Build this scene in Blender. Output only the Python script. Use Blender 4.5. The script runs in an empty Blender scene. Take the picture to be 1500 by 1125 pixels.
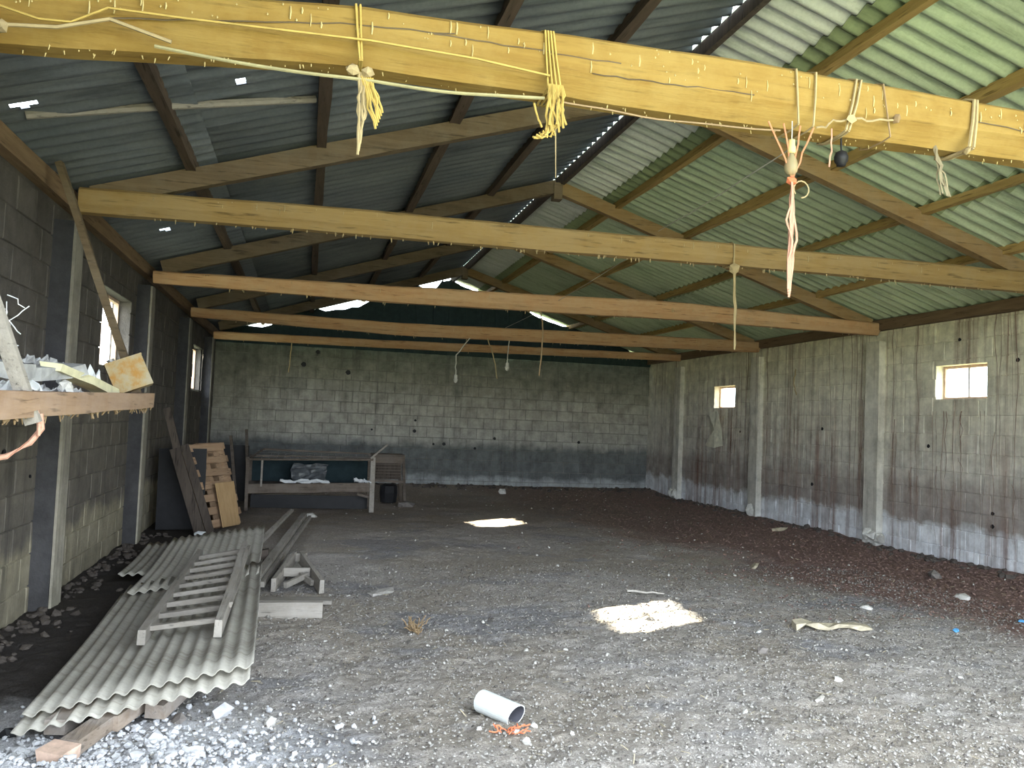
import bpy, math, random
import numpy as np
from mathutils import Vector, Matrix, noise as mnoise

random.seed(7)
rng = np.random.default_rng(11)
scene = bpy.context.scene
COL = scene.collection

# ------------------------------------------------------------------ camera
F_PX, YAW, PITCH, ROLL, CAM_H = 1196.33, 0.2457, 0.0482, 0.0405, 1.6
cy_, sy_, cp_, sp_ = math.cos(YAW), math.sin(YAW), math.cos(PITCH), math.sin(PITCH)
fw = Vector((sy_*cp_, cy_*cp_, sp_)); rt = Vector((cy_, -sy_, 0)); up = rt.cross(fw)
cr_, sr_ = math.cos(ROLL), math.sin(ROLL)
r2 = rt*cr_ + up*sr_; u2 = up*cr_ - rt*sr_
cam = bpy.data.cameras.new('camera'); cam.sensor_width = 36.0; cam.lens = F_PX/1500*36.0
cam.clip_start = 0.05; cam.clip_end = 500
cam_o = bpy.data.objects.new('camera', cam); COL.objects.link(cam_o)
m = Matrix((r2, u2, -fw)).transposed().to_4x4(); m.translation = (0, 0, CAM_H)
cam_o.matrix_world = m
scene.camera = cam_o

# ------------------------------------------------------------------ light
SKY_STRENGTH, SUN_STRENGTH, EXPOSURE = 5.0, 42.0, 1.38
world = bpy.data.worlds.new('sky'); scene.world = world; world.use_nodes = True
bg = world.node_tree.nodes['Background']
bg.inputs[0].default_value = (0.82, 0.91, 1.0, 1); bg.inputs[1].default_value = SKY_STRENGTH
sun = bpy.data.lights.new('sun', 'SUN'); sun.energy = SUN_STRENGTH; sun.angle = math.radians(0.6)
sun.color = (1.0, 0.88, 0.68)
sun_o = bpy.data.objects.new('sun', sun); COL.objects.link(sun_o)
sun_o.rotation_euler = Vector((-5.45, -2.38, -2.34)).to_track_quat('-Z', 'Y').to_euler()
vs = scene.view_settings
vs.view_transform = 'Standard'; vs.look = 'None'; vs.gamma = 1.0; vs.use_curve_mapping = False
vs.exposure = EXPOSURE
cyc = scene.cycles
cyc.max_bounces = 10; cyc.diffuse_bounces = 7; cyc.glossy_bounces = 2; cyc.transparent_max_bounces = 8
cyc.caustics_reflective = False; cyc.caustics_refractive = False
cyc.sample_clamp_indirect = 8.0

# key sizes of the barn (metres)
XL, XR, XM = -2.02, 8.37, 3.18
YF, YB = 1.05, 19.15
ZW, ZR, K = 3.22, 5.0, 0.312
TD = [3.91, 7.25, 10.59, 13.93, 17.27]
def roof_z(x): return ZR - K*abs(x - XM)
DOOR = (-.95, 6.0, 3.22)          # big doorway in the front wall: x0, x1, height

def portal(name, loc, rot, sx, sy):
    l = bpy.data.lights.new(name, 'AREA'); l.shape = 'RECTANGLE'; l.size = sx; l.size_y = sy
    l.cycles.is_portal = True
    o = bpy.data.objects.new(name, l); COL.objects.link(o); o.location = loc; o.rotation_euler = rot
    return o
portal('doorway_sky_portal', ((DOOR[0]+DOOR[1])/2, YF-0.25, 2.4), (math.radians(90), 0, 0), DOOR[1]-DOOR[0], 4.9)

# ------------------------------------------------------------------ numpy noise
def _hash(ix, iy, seed):
    n = (ix.astype(np.int64)*374761393 + iy.astype(np.int64)*668265263 + seed*974634777) & 0xffffffff
    n = ((n ^ (n >> 13))*1274126177) & 0xffffffff
    return ((n ^ (n >> 16)) & 0xffff)/65535.0
def vnoise(x, y, seed=0):
    x = np.asarray(x, float); y = np.asarray(y, float)
    ix = np.floor(x); iy = np.floor(y); fx = x-ix; fy = y-iy
    fx = fx*fx*(3-2*fx); fy = fy*fy*(3-2*fy)
    a = _hash(ix, iy, seed); b = _hash(ix+1, iy, seed); c = _hash(ix, iy+1, seed); d = _hash(ix+1, iy+1, seed)
    return (a*(1-fx)+b*fx)*(1-fy) + (c*(1-fx)+d*fx)*fy
def fbm(x, y, oct=4, seed=0):
    s = 0; a = 0.5
    for i in range(oct):
        s = s + a*vnoise(np.asarray(x)*2**i, np.asarray(y)*2**i, seed+i*17); a *= 0.5
    return s
def floor_z(x, y):
    x = np.asarray(x, float); y = np.asarray(y, float)
    z = (fbm(x*0.6, y*0.6, 3, 3)-0.45)*0.07
    z = z + (fbm(x*4, y*4, 3, 9)-0.45)*0.045
    z = z + np.clip((y-17.6)/1.5, 0, 1)*0.10
    z = z + np.clip((x-7.7)/0.7, 0, 1)*0.05
    # heap of ash and rubble in front of the sheet stack
    h = np.exp(-((x+1.05)/0.85)**2 - ((y-3.78)/0.50)**2)
    z = z + h*(-0.01 + 0.17*fbm(x*8, y*8, 5, 21))
    return z
def fz(x, y): return float(floor_z(x, y))

# ------------------------------------------------------------------ materials
class NT:
    def __init__(self, name):
        self.m = bpy.data.materials.new(name); self.m.use_nodes = True
        self.t = self.m.node_tree; self.t.nodes.clear()
        self.out = self.t.nodes.new('ShaderNodeOutputMaterial')
        self.b = self.t.nodes.new('ShaderNodeBsdfPrincipled')
        self.t.links.new(self.b.outputs[0], self.out.inputs[0])
        self.b.inputs['Roughness'].default_value = 0.9
        self.b.inputs['Specular IOR Level'].default_value = 0.2
    def n(self, t, **kw):
        nd = self.t.nodes.new(t)
        for k, v in kw.items(): setattr(nd, k, v)
        return nd
    def link(self, a, b): self.t.links.new(a, b)
    def pos(self): return self.n('ShaderNodeNewGeometry').outputs['Position']
    def obj(self): return self.n('ShaderNodeTexCoord').outputs['Object']
    def scale(self, v, s, off=(0, 0, 0)):
        mp = self.n('ShaderNodeMapping'); mp.inputs['Scale'].default_value = s; mp.inputs['Location'].default_value = off
        self.link(v, mp.inputs[0]); return mp.outputs[0]
    def noise(self, v, sc, detail=4, rough=0.6):
        nd = self.n('ShaderNodeTexNoise'); nd.inputs['Scale'].default_value = sc
        nd.inputs['Detail'].default_value = detail; nd.inputs['Roughness'].default_value = rough
        self.link(v, nd.inputs['Vector']); return nd.outputs['Fac']
    def ramp(self, f, stops, interp='LINEAR'):
        r = self.n('ShaderNodeValToRGB'); r.color_ramp.interpolation = interp
        e = r.color_ramp.elements
        while len(e) > 1: e.remove(e[0])
        for i, (p, c) in enumerate(stops):
            el = e[0] if i == 0 else e.new(p)
            el.position = p
            if not hasattr(c, '__len__'): c = (c, c, c)
            el.color = (*c, 1)
        self.link(f, r.inputs[0]); return r.outputs[0]
    def mix(self, f, a, b, mode='MIX'):
        x = self.n('ShaderNodeMix', data_type='RGBA', blend_type=mode)
        for s, v in ((x.inputs[0], f), (x.inputs[6], a), (x.inputs[7], b)):
            if isinstance(v, (int, float)): s.default_value = v
            elif isinstance(v, tuple): s.default_value = (*v, 1)
            else: self.link(v, s)
        return x.outputs[2]
    def math(self, op, a, b=None, c=None):
        x = self.n('ShaderNodeMath', operation=op)
        for i, v in enumerate((a, b, c)):
            if v is None: continue
            if isinstance(v, (int, float)): x.inputs[i].default_value = v
            else: self.link(v, x.inputs[i])
        return x.outputs[0]
    def xyz(self, v):
        s = self.n('ShaderNodeSeparateXYZ'); self.link(v, s.inputs[0]); return s.outputs
    def rand(self): return self.n('ShaderNodeObjectInfo').outputs['Random']
    def color(self, c):
        if isinstance(c, tuple): self.b.inputs['Base Color'].default_value = (*c, 1)
        else: self.link(c, self.b.inputs['Base Color'])
    def bump(self, f, strength=0.5, dist=0.02):
        b = self.n('ShaderNodeBump'); b.inputs['Strength'].default_value = strength; b.inputs['Distance'].default_value = dist
        self.link(f, b.inputs['Height']); self.link(b.outputs[0], self.b.inputs['Normal'])

def wall_mat(name, stops, axis, streak_col, streak_amt, fine=0.25):
    """Block wall: colour bands by height, vertical run-off stains, mottling, a little change from block to block."""
    t = NT(name); p = t.pos(); s = t.xyz(p)
    wob = t.math('MULTIPLY_ADD', t.noise(p, 2.2, 4), 0.5, -0.25)
    z = t.math('DIVIDE', t.math('ADD', s[2], wob), 3.6)
    base = t.ramp(z, [(a/3.6, c) for a, c in stops])
    sc = (6.5, 1, 0.22) if axis == 'x' else (1, 6.5, 0.22)
    st = t.noise(t.scale(p, sc), 1.0, 5, 0.68)
    stm = t.ramp(st, [(0.47, 0.0), (0.66, 1.0)])
    big = t.ramp(t.noise(p, 0.45, 2), [(0.40, 0.25), (0.62, 1.0)])
    stm = t.math('MULTIPLY', t.math('MULTIPLY', stm, big), streak_amt)
    c = t.mix(stm, base, streak_col)
    mot = t.ramp(t.noise(p, 5.0, 6, 0.7), [(0.25, 1.0-fine*1.6), (0.75, 1.0+fine)])
    c = t.mix(1.0, c, mot, 'MULTIPLY')
    rr = t.math('MULTIPLY_ADD', t.rand(), 0.14, 0.93)
    cc = t.n('ShaderNodeCombineColor'); [t.link(rr, cc.inputs[i]) for i in range(3)]
    c = t.mix(1.0, c, cc.outputs[0], 'MULTIPLY')
    t.color(c); t.bump(t.noise(p, 34, 4, 0.7), 0.5, 0.02)
    return t.m

M = {}
M['wall_right'] = wall_mat('right_wall_blocks', [(0, (.80, .82, .86)), (.42, (.78, .80, .83)), (.52, (.36, .325, .30)), (.95, (.39, .355, .32)),
    (1.20, (.60, .575, .51)), (2.2, (.68, .65, .53)), (3.4, (.68, .65, .48))], 'y', (.20, .105, .08), 1.0)
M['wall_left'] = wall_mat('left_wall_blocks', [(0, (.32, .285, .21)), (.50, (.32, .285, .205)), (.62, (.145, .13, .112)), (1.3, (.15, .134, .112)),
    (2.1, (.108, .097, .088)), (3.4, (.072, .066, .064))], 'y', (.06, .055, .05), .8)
M['wall_back'] = wall_mat('back_wall_blocks', [(0, (.40, .42, .42)), (.22, (.36, .38, .38)), (.34, (.15, .16, .158)), (.95, (.16, .17, .165)),
    (1.15, (.42, .41, .365)), (1.9, (.41, .39, .33)), (2.5, (.27, .265, .215)), (3.2, (.15, .165, .14))], 'x', (.08, .08, .075), .55, .3)
M['mortar'] = wall_mat('mortar_joint', [(0, (.30, .29, .28)), (.6, (.22, .21, .19)), (3.4, (.26, .25, .21))], 'y', (.07, .06, .05), .5)
M['pilaster_right'] = wall_mat('right_pilaster_concrete', [(0, (.74, .74, .70)), (.5, (.58, .56, .50)), (2, (.66, .635, .55)), (3.4, (.62, .59, .46))], 'y', (.14, .09, .06), .8)
M['pilaster_left'] = wall_mat('left_pilaster_concrete', [(0, (.42, .39, .31)), (.5, (.36, .33, .27)), (3.4, (.17, .16, .14))], 'y', (.06, .05, .05), .6)
M['pilaster_dark'] = wall_mat('dark_pilaster_concrete', [(0, (.07, .068, .07)), (3.4, (.035, .035, .04))], 'y', (.02, .02, .02), .5)
M['outer'] = wall_mat('outside_render', [(0, (.4, .4, .38)), (3.4, (.45, .44, .42))], 'x', (.2, .2, .2), .4)

def wood_mat(name, c1, c2, axis='x', rough=0.85, dust=None, dust_amt=0.4, cracks=0.7, world=True):
    t = NT(name); p = t.pos() if world else t.obj()
    sc = {'x': (0.7, 9, 9), 'y': (9, 0.7, 9), 'z': (9, 9, 0.7)}[axis]
    g = t.noise(t.scale(p, sc), 2.0, 6, 0.65)
    c = t.mix(t.ramp(g, [(0.3, 0.0), (0.7, 1.0)]), c1, c2)
    cr = t.ramp(t.noise(t.scale(p, tuple(a*1.7 for a in sc)), 3.0, 3, 0.5), [(0.30, 1.0), (0.40, 0.0)])
    c = t.mix(t.math('MULTIPLY', cr, cracks), c, tuple(v*0.3 for v in c1))
    if dust:
        d = t.ramp(t.noise(p, 3.0, 5, 0.7), [(0.42, 0.0), (0.62, 1.0)])
        c = t.mix(t.math('MULTIPLY', d, dust_amt), c, dust)
    rr = t.math('MULTIPLY_ADD', t.rand(), 0.3, 0.85)
    cc = t.n('ShaderNodeCombineColor'); [t.link(rr, cc.inputs[i]) for i in range(3)]
    c = t.mix(1.0, c, cc.outputs[0], 'MULTIPLY')
    t.color(c); t.b.inputs['Roughness'].default_value = rough
    t.bump(g, 0.5, 0.02)
    return t.m
M['beam1'] = wood_mat('yellow_dusty_beam', (.19, .113, .027), (.255, .167, .046), 'x', dust=(.29, .205, .068), dust_amt=.5, cracks=.4)
M['beam2'] = wood_mat('ochre_beam', (.235, .15, .058), (.31, .213, .092), 'x', dust=(.30, .225, .125))
M['beam3'] = wood_mat('brown_beam', (.32, .175, .085), (.43, .265, .14), 'x', dust=(.42, .31, .19))
M['rafter'] = wood_mat('rafter_wood', (.19, .12, .055), (.28, .185, .085), 'x', dust=(.27, .21, .13))
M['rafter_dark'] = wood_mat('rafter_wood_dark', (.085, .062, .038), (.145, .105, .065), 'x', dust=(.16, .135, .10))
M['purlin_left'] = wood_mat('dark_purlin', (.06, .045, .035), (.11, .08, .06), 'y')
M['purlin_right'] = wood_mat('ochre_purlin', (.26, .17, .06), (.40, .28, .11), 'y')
M['plate'] = wood_mat('wall_plate_wood', (.12, .08, .05), (.19, .13, .08), 'y')
M['grey_wood'] = wood_mat('dust_grey_wood', (.22, .20, .175), (.34, .31, .27), 'y', dust=(.36, .335, .305), dust_amt=.6)
M['grey_wood_x'] = wood_mat('dust_grey_wood_cross', (.21, .19, .165), (.32, .29, .255), 'x', dust=(.35, .325, .295), dust_amt=.6)
M['pallet'] = wood_mat('pallet_wood', (.30, .19, .115), (.42, .29, .19), 'y', world=False)
M['plywood'] = wood_mat('plywood', (.36, .23, .115), (.45, .305, .16), 'z', cracks=.15)
M['dark_wood'] = wood_mat('dark_wood', (.05, .04, .035), (.10, .08, .065), 'z')
M['shelf_wood'] = wood_mat('shelf_wood', (.26, .17, .11), (.38, .26, .17), 'y', dust=(.4, .3, .24), dust_amt=.4)
M['rack_wood'] = wood_mat('rack_wood', (.075, .06, .048), (.135, .108, .088), 'x', dust=(.22, .19, .165))
M['board_plank'] = wood_mat('buried_plank', (.24, .185, .14), (.36, .295, .24), 'y', dust=(.42, .39, .37), dust_amt=.6)

def sheet_mat(name, c1, c2, dirt, amt=.8):
    t = NT(name); p = t.pos(); 
    n = t.noise(p, 1.3, 5, 0.65)
    c = t.mix(t.ramp(n, [(0.3, 0.0), (0.7, 1.0)]), c1, c2)
    s = t.noise(t.scale(p, (0.6, 7, 0.6)), 1.6, 5, 0.7)
    c = t.mix(t.math('MULTIPLY', t.ramp(s, [(0.5, 0.0), (0.72, 1.0)]), amt), c, dirt)
    f = t.noise(p, 40, 4, 0.7)
    c = t.mix(1.0, c, t.ramp(f, [(0.2, .82), (0.8, 1.1)]), 'MULTIPLY')
    rr = t.math('MULTIPLY_ADD', t.rand(), 0.22, 0.88)
    cc = t.n('ShaderNodeCombineColor'); [t.link(rr, cc.inputs[i]) for i in range(3)]
    c = t.mix(1.0, c, cc.outputs[0], 'MULTIPLY')
    t.color(c); t.b.inputs['Roughness'].default_value = .75; t.bump(f, 0.2, 0.01)
    return t.m
M['sheet_right'] = sheet_mat('green_fibre_cement', (.35, .435, .30), (.44, .505, .37), (.15, .19, .125))  # green tone of the right slope sheets
M['sheet_ridge'] = sheet_mat('sky_sheen_fibre_cement', (.46, .50, .46), (.60, .63, .60), (.22, .26, .20))  # sky sheen on the sheets by the ridge, put into a paler colour
M['sheet_lap'] = sheet_mat('dark_green_lap', (.20, .25, .14), (.27, .32, .19), (.10, .12, .07))
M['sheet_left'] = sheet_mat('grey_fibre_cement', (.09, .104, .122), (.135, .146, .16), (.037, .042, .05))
M['sheet_stack'] = sheet_mat('dusty_fibre_cement', (.36, .34, .295), (.48, .46, .41), (.21, .185, .15), .8)

def floor_mat():
    t = NT('earth_floor'); p = t.pos(); s = t.xyz(p)
    g1 = t.noise(p, 34, 6, 0.8); g2 = t.noise(p, 0.55, 4, 0.6); g3 = t.noise(p, 120, 3, 0.7); g4 = t.noise(p, 6, 5, .7)
    grey = t.mix(t.ramp(g1, [(0.36, 0.0), (0.64, 1.0)]), (.34, .31, .29), (.58, .54, .505))
    tan = t.mix(t.ramp(g1, [(0.36, 0.0), (0.64, 1.0)]), (.30, .262, .225), (.50, .452, .395))
    red = t.mix(t.ramp(g1, [(0.36, 0.0), (0.66, 1.0)]), (.16, .10, .088), (.31, .205, .178))
    blue = t.mix(t.ramp(g1, [(0.36, 0.0), (0.64, 1.0)]), (.20, .197, .21), (.42, .42, .445))
    c = t.mix(t.ramp(t.noise(t.scale(p, (.5, .5, 1), (3, 1, 0)), 1.0, 4, .65), [(0.44, 0.0), (0.56, 1.0)]), grey, tan)
    c = t.mix(t.ramp(t.noise(t.scale(p, (.45, .7, 1), (9, 4, 0)), 1.2, 4, .65), [(0.52, 0.0), (0.62, 0.8)]), c, blue)
    # litter of reddish dung along the right wall
    e = t.math('ADD', s[0], t.math('MULTIPLY_ADD', g2, 3.6, -1.8))
    e = t.math('MULTIPLY_ADD', t.math('SUBTRACT', s[1], 8.0), 0.14, e)
    c = t.mix(t.ramp(t.math('DIVIDE', e, 10.0), [(0.50, 0.0), (0.60, 0.95)]), c, red)
    # brown litter in the far half of the floor
    c = t.mix(t.ramp(t.math('DIVIDE', t.math('ADD', s[1], t.math('MULTIPLY', g2, 3.0)), 20.0), [(0.55, 0.0), (0.80, 0.75)]), c,
              t.mix(t.ramp(g1, [(0.36, 0.0), (0.66, 1.0)]), (.16, .125, .10), (.33, .265, .21)))
    # near-black tone along the left wall and under the sheet stack
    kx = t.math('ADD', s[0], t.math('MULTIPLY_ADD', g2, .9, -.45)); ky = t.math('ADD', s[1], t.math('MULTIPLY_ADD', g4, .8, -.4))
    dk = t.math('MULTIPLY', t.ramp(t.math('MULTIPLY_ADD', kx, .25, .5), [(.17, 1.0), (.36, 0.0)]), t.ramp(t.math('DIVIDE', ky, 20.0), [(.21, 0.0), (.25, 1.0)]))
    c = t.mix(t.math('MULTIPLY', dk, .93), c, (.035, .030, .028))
    # pale ash on the heap at the front
    dx = t.math('ADD', s[0], 0.95); dy = t.math('SUBTRACT', s[1], 3.8)
    d2 = t.math('ADD', t.math('MULTIPLY', dx, dx), t.math('MULTIPLY', dy, dy))
    d2 = t.math('MULTIPLY_ADD', g4, 1.0, d2)
    c = t.mix(t.ramp(t.math('DIVIDE', d2, 3.0), [(0.36, 0.92), (0.78, 0.0)]), c,
              t.mix(t.ramp(g1, [(0.38, 0.0), (0.6, 1.0)]), (.54, .54, .56), (.82, .82, .86)))
    c = t.mix(1.0, c, t.ramp(g3, [(0.28, .55), (0.72, 1.4)]), 'MULTIPLY')
    t.color(c); t.b.inputs['Roughness'].default_value = .95; t.b.inputs['Specular IOR Level'].default_value = .1
    t.bump(t.math('MULTIPLY_ADD', g3, 0.5, g1), 0.8, 0.03)
    return t.m
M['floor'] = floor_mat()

def plain(name, c, var=0.25, sc=9.0, rough=0.85, metal=0.0):
    t = NT(name); p = t.pos()
    n = t.noise(p, sc, 5, .65)
    t.color(t.mix(1.0, c, t.ramp(n, [(0.25, 1-var), (0.75, 1+var*0.6)]), 'MULTIPLY'))
    t.b.inputs['Roughness'].default_value = rough; t.b.inputs['Metallic'].default_value = metal
    t.bump(n, 0.25, 0.01)
    return t.m
M['twine_yellow'] = plain('yellow_twine', (.46, .33, .10)); M['twine_orange'] = plain('orange_twine', (.50, .22, .12))
M['twine_pale'] = plain('pale_twine', (.38, .30, .17)); M['rope'] = plain('pale_rope', (.33, .30, .17)); M['twine_pink'] = plain('pink_twine', (.52, .29, .21))
M['wire'] = plain('white_flex', (.48, .47, .42)); M['twine_brown'] = plain('brown_twine', (.27, .19, .11))
M['root'] = plain('dry_root', (.20, .13, .10)); M['cobweb'] = plain('dusty_cobweb', (.27, .23, .15))
M['drip'] = plain('pale_drips', (.58, .47, .23)); M['drip_brown'] = plain('ochre_drips', (.42, .33, .19))
M['black'] = plain('black_plastic', (.015, .015, .017), rough=.5); M['gable'] = plain('dark_gable_board', (.035, .055, .055))
M['socket'] = plain('cream_socket', (.62, .50, .22), .1); M['steel'] = plain('dull_steel', (.30, .29, .28), rough=.5, metal=.6)
M['pvc'] = plain('white_pvc', (.80, .84, .83), .12, 14, .45); M['pvc_in'] = plain('pipe_inside', (.10, .10, .12))
M['ash'] = plain('grey_ash_rubble', (.58, .585, .61), .35, 14); M['stone'] = plain('pale_stone', (.66, .64, .60), .3, 20)
M['soil'] = plain('dark_soil_crumbs', (.10, .085, .075), .4, 20)
M['clod'] = plain('earth_clod', (.20, .18, .165), .35, 20); M['chip_pale'] = plain('pale_wood_chip', (.50, .47, .425), .3, 30)
M['chip_grey'] = plain('grey_chip', (.37, .35, .325), .3, 30); M['chip_dark'] = plain('dark_chip', (.14, .125, .115), .3, 30)
M['chip_red'] = plain('reddish_litter', (.30, .20, .172), .35, 30); M['straw'] = plain('straw', (.55, .47, .33), .25, 30)
M['rust_tin'] = None
def rust():
    t = NT('rusty_painted_tin'); p = t.pos(); n = t.noise(p, 9, 5, .7)
    t.color(t.ramp(n, [(0.35, (.33, .17, .04)), (0.5, (.33, .25, .13)), (0.65, (.33, .29, .21))]))
    t.b.inputs['Roughness'].default_value = .6; return t.m
M['rust_tin'] = rust()
M['brick_pink'] = plain('brick_rubble', (.66, .48, .38), .3, 20); M['blue'] = plain('blue_plastic', (.10, .33, .62), .1, rough=.4)
M['orange_net'] = plain('orange_netting', (.66, .20, .10), .2); M['bark'] = plain('pale_bark', (.52, .46, .34), .35, 18)
M['film'] = plain('dull_clear_film', (.09, .097, .105), .5, 12, .3)
M['sack'] = plain('pale_sacking', (.62, .60, .48), .3, 10)
M['tarp'] = plain('pale_plastic_film', (.66, .68, .70), .2, 20, .35); M['bag_grey'] = plain('grey_sacking', (.42, .42, .42), .35, 14)
M['lime_bag'] = plain('pale_yellow_wrap', (.72, .68, .46), .2, 14, .5); M['blue_dark'] = plain('dark_teal_panel', (.018, .032, .038), .3)
M['frame_rust'] = plain('window_frame_paint', (.55, .40, .30), .3, 15); M['grass'] = None
def grass():
    t = NT('dry_grass_field'); p = t.pos()
    n = t.noise(p, .6, 6, .7)
    t.color(t.ramp(n, [(0.3, (.25, .28, .16)), (0.55, (.34, .35, .23)), (0.75, (.44, .43, .31))]))
    return t.m
M['grass'] = grass()
def glass(name, dust):
    t = NT(name); tr = t.n('ShaderNodeBsdfTransparent'); tr.inputs[0].default_value = (.95, .97, .97, 1)
    mx = t.n('ShaderNodeMixShader')
    f = t.ramp(t.noise(t.pos(), 6, 5, .7), [(0.35, dust*.3), (0.75, dust)])
    t.link(f, mx.inputs[0]); t.link(tr.outputs[0], mx.inputs[1]); t.link(t.b.outputs[0], mx.inputs[2])
    t.b.inputs['Base Color'].default_value = (.75, .72, .65, 1); t.link(mx.outputs[0], t.out.inputs[0])
    return t.m
M['pane'] = glass('dusty_glass', .22)
def bulb():
    t = NT('dusty_bulb_glass'); tr = t.n('ShaderNodeBsdfTransparent'); mx = t.n('ShaderNodeMixShader')
    mx.inputs[0].default_value = .62
    t.link(tr.outputs[0], mx.inputs[1]); t.link(t.b.outputs[0], mx.inputs[2])
    t.b.inputs['Base Color'].default_value = (.36, .31, .18, 1); t.b.inputs['Roughness'].default_value = .3
    t.link(mx.outputs[0], t.out.inputs[0]); return t.m
M['bulb'] = bulb()

# ------------------------------------------------------------------ mesh building
class MB:
    def __init__(s): s.v = []; s.f = []
    def add(s, vs_, fs):
        o = len(s.v); s.v += [tuple(v) for v in vs_]; s.f += [tuple(i+o for i in f) for f in fs]; return s
    def box(s, c, d, rot=None, jit=0.0):
        vs_ = []
        for sx in (-.5, .5):
            for sy in (-.5, .5):
                for sz in (-.5, .5):
                    v = Vector((sx*d[0], sy*d[1], sz*d[2]))
                    if jit: v += Vector((random.uniform(-jit, jit), random.uniform(-jit, jit), random.uniform(-jit, jit)))
                    if rot is not None: v = rot @ v
                    vs_.append(v + Vector(c))
        return s.add(vs_, [(0, 1, 3, 2), (4, 6, 7, 5), (0, 4, 5, 1), (2, 3, 7, 6), (0, 2, 6, 4), (1, 5, 7, 3)])
    def bar(s, a, b, w, h, upv=(0, 0, 1), jit=0.0, seg=1, taper=1.0, wob=0.0):
        """Rectangular bar from a to b; w across, h along upv."""
        a = Vector(a); b = Vector(b); d = (b-a).normalized(); upv = Vector(upv)
        sd = d.cross(upv).normalized(); u = sd.cross(d).normalized()
        rings = []
        for i in range(seg+1):
            t = i/seg; c = a.lerp(b, t); k = 1+(taper-1)*t
            if wob and 0 < i < seg: c = c + sd*random.uniform(-wob, wob) + u*random.uniform(-wob, wob)
            ring = []
            for (p, q) in ((-.5, -.5), (.5, -.5), (.5, .5), (-.5, .5)):
                ring.append(c + sd*(p*w*k + random.uniform(-jit, jit)) + u*(q*h*k + random.uniform(-jit, jit)))
            rings.append(ring)
        return s.loft(rings)
    def loft(s, rings, cap=True):
        n = len(rings[0]); o = len(s.v)
        for r in rings: s.v += [tuple(v) for v in r]
        for i in range(len(rings)-1):
            for j in range(n):
                a = o+i*n+j; b = o+i*n+(j+1) % n
                s.f.append((a, b, b+n, a+n))
        if cap:
            s.f.append(tuple(o+j for j in reversed(range(n)))); e = o+(len(rings)-1)*n
            s.f.append(tuple(e+j for j in range(n)))
        return s
    def tube(s, path, r, sides=5, taper=None):
        path = [Vector(p) for p in path]; rings = []
        for i, p in enumerate(path):
            d = (path[min(i+1, len(path)-1)] - path[max(i-1, 0)])
            d = d.normalized() if d.length > 1e-6 else Vector((0, 0, 1))
            ref = Vector((1, 0, 0)) if abs(d.x) < .8 else Vector((0, 1, 0))
            u = d.cross(ref).normalized(); w = d.cross(u)
            rad = r if taper is None else r*taper[i] if hasattr(taper, '__len__') else r*(1+(taper-1)*i/max(1, len(path)-1))
            rings.append([p + (u*math.cos(2*math.pi*k/sides) + w*math.sin(2*math.pi*k/sides))*rad for k in range(sides)])
        return s.loft(rings)
    def lathe(s, c, prof, sides=16, rot=None):
        rings = []
        for r, z in prof:
            ring = []
            for k in range(sides):
                v = Vector((r*math.cos(2*math.pi*k/sides), r*math.sin(2*math.pi*k/sides), z))
                if rot is not None: v = rot @ v
                ring.append(v + Vector(c))
            rings.append(ring)
        return s.loft(rings)
    def rock(s, c, r, sq=(1, 1, 1), rough=.35, rot=None):
        t = (1+5**.5)/2
        base = [(-1, t, 0), (1, t, 0), (-1, -t, 0), (1, -t, 0), (0, -1, t), (0, 1, t), (0, -1, -t), (0, 1, -t), (t, 0, -1), (t, 0, 1), (-t, 0, -1), (-t, 0, 1)]
        fs = [(0, 11, 5), (0, 5, 1), (0, 1, 7), (0, 7, 10), (0, 10, 11), (1, 5, 9), (5, 11, 4), (11, 10, 2), (10, 7, 6), (7, 1, 8), (3, 9, 4), (3, 4, 2), (3, 2, 6), (3, 6, 8), (3, 8, 9), (4, 9, 5), (2, 4, 11), (6, 2, 10), (8, 6, 7), (9, 8, 1)]
        if rot is None: rot = Matrix.Rotation(random.uniform(0, 6.28), 3, 'Z') @ Matrix.Rotation(random.uniform(-.5, .5), 3, 'X')
        vs_ = []
        for b in base:
            v = Vector(b).normalized()*r*(1+random.uniform(-rough, rough))
            vs_.append(Vector(c) + rot @ Vector((v.x*sq[0], v.y*sq[1], v.z*sq[2])))
        return s.add(vs_, fs)
    def mesh(s, name, mat, smooth=False, inv=None):
        me = bpy.data.meshes.new(name)
        vs_ = s.v if inv is None else [tuple(inv @ Vector(v)) for v in s.v]
        me.from_pydata(vs_, [], s.f); me.update()
        me.materials.append(mat)
        if smooth: me.polygons.foreach_set('use_smooth', [True]*len(me.polygons))
        return me
    def build(s, name, mat, parent=None, smooth=False, kind=None, label=None):
        inv = None
        if parent is not None: inv = WORLD[parent.name].inverted()
        else: pass
        o = bpy.data.objects.new(name, s.mesh(name, mat, smooth, inv)); COL.objects.link(o)
        if parent is not None:
            o.parent = parent; WORLD[o.name] = WORLD[parent.name]
        else: WORLD[o.name] = Matrix.Identity(4)
        if kind: o['kind'] = kind
        if label: o['label'] = label
        return o
WORLD = {}
def tag(o, label, cat=None, group=None, kind=None):
    o['label'] = label
    if cat: o['category'] = cat
    if group: o['group'] = group
    if kind: o['kind'] = kind
    return o
def thing(name, label, cat, loc=(0, 0, 0), group=None, kind=None):
    o = bpy.data.objects.new(name, None); o.empty_display_size = .1; COL.objects.link(o); o.location = loc
    WORLD[o.name] = Matrix.Translation(loc)
    return tag(o, label, cat, group, kind)
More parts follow.
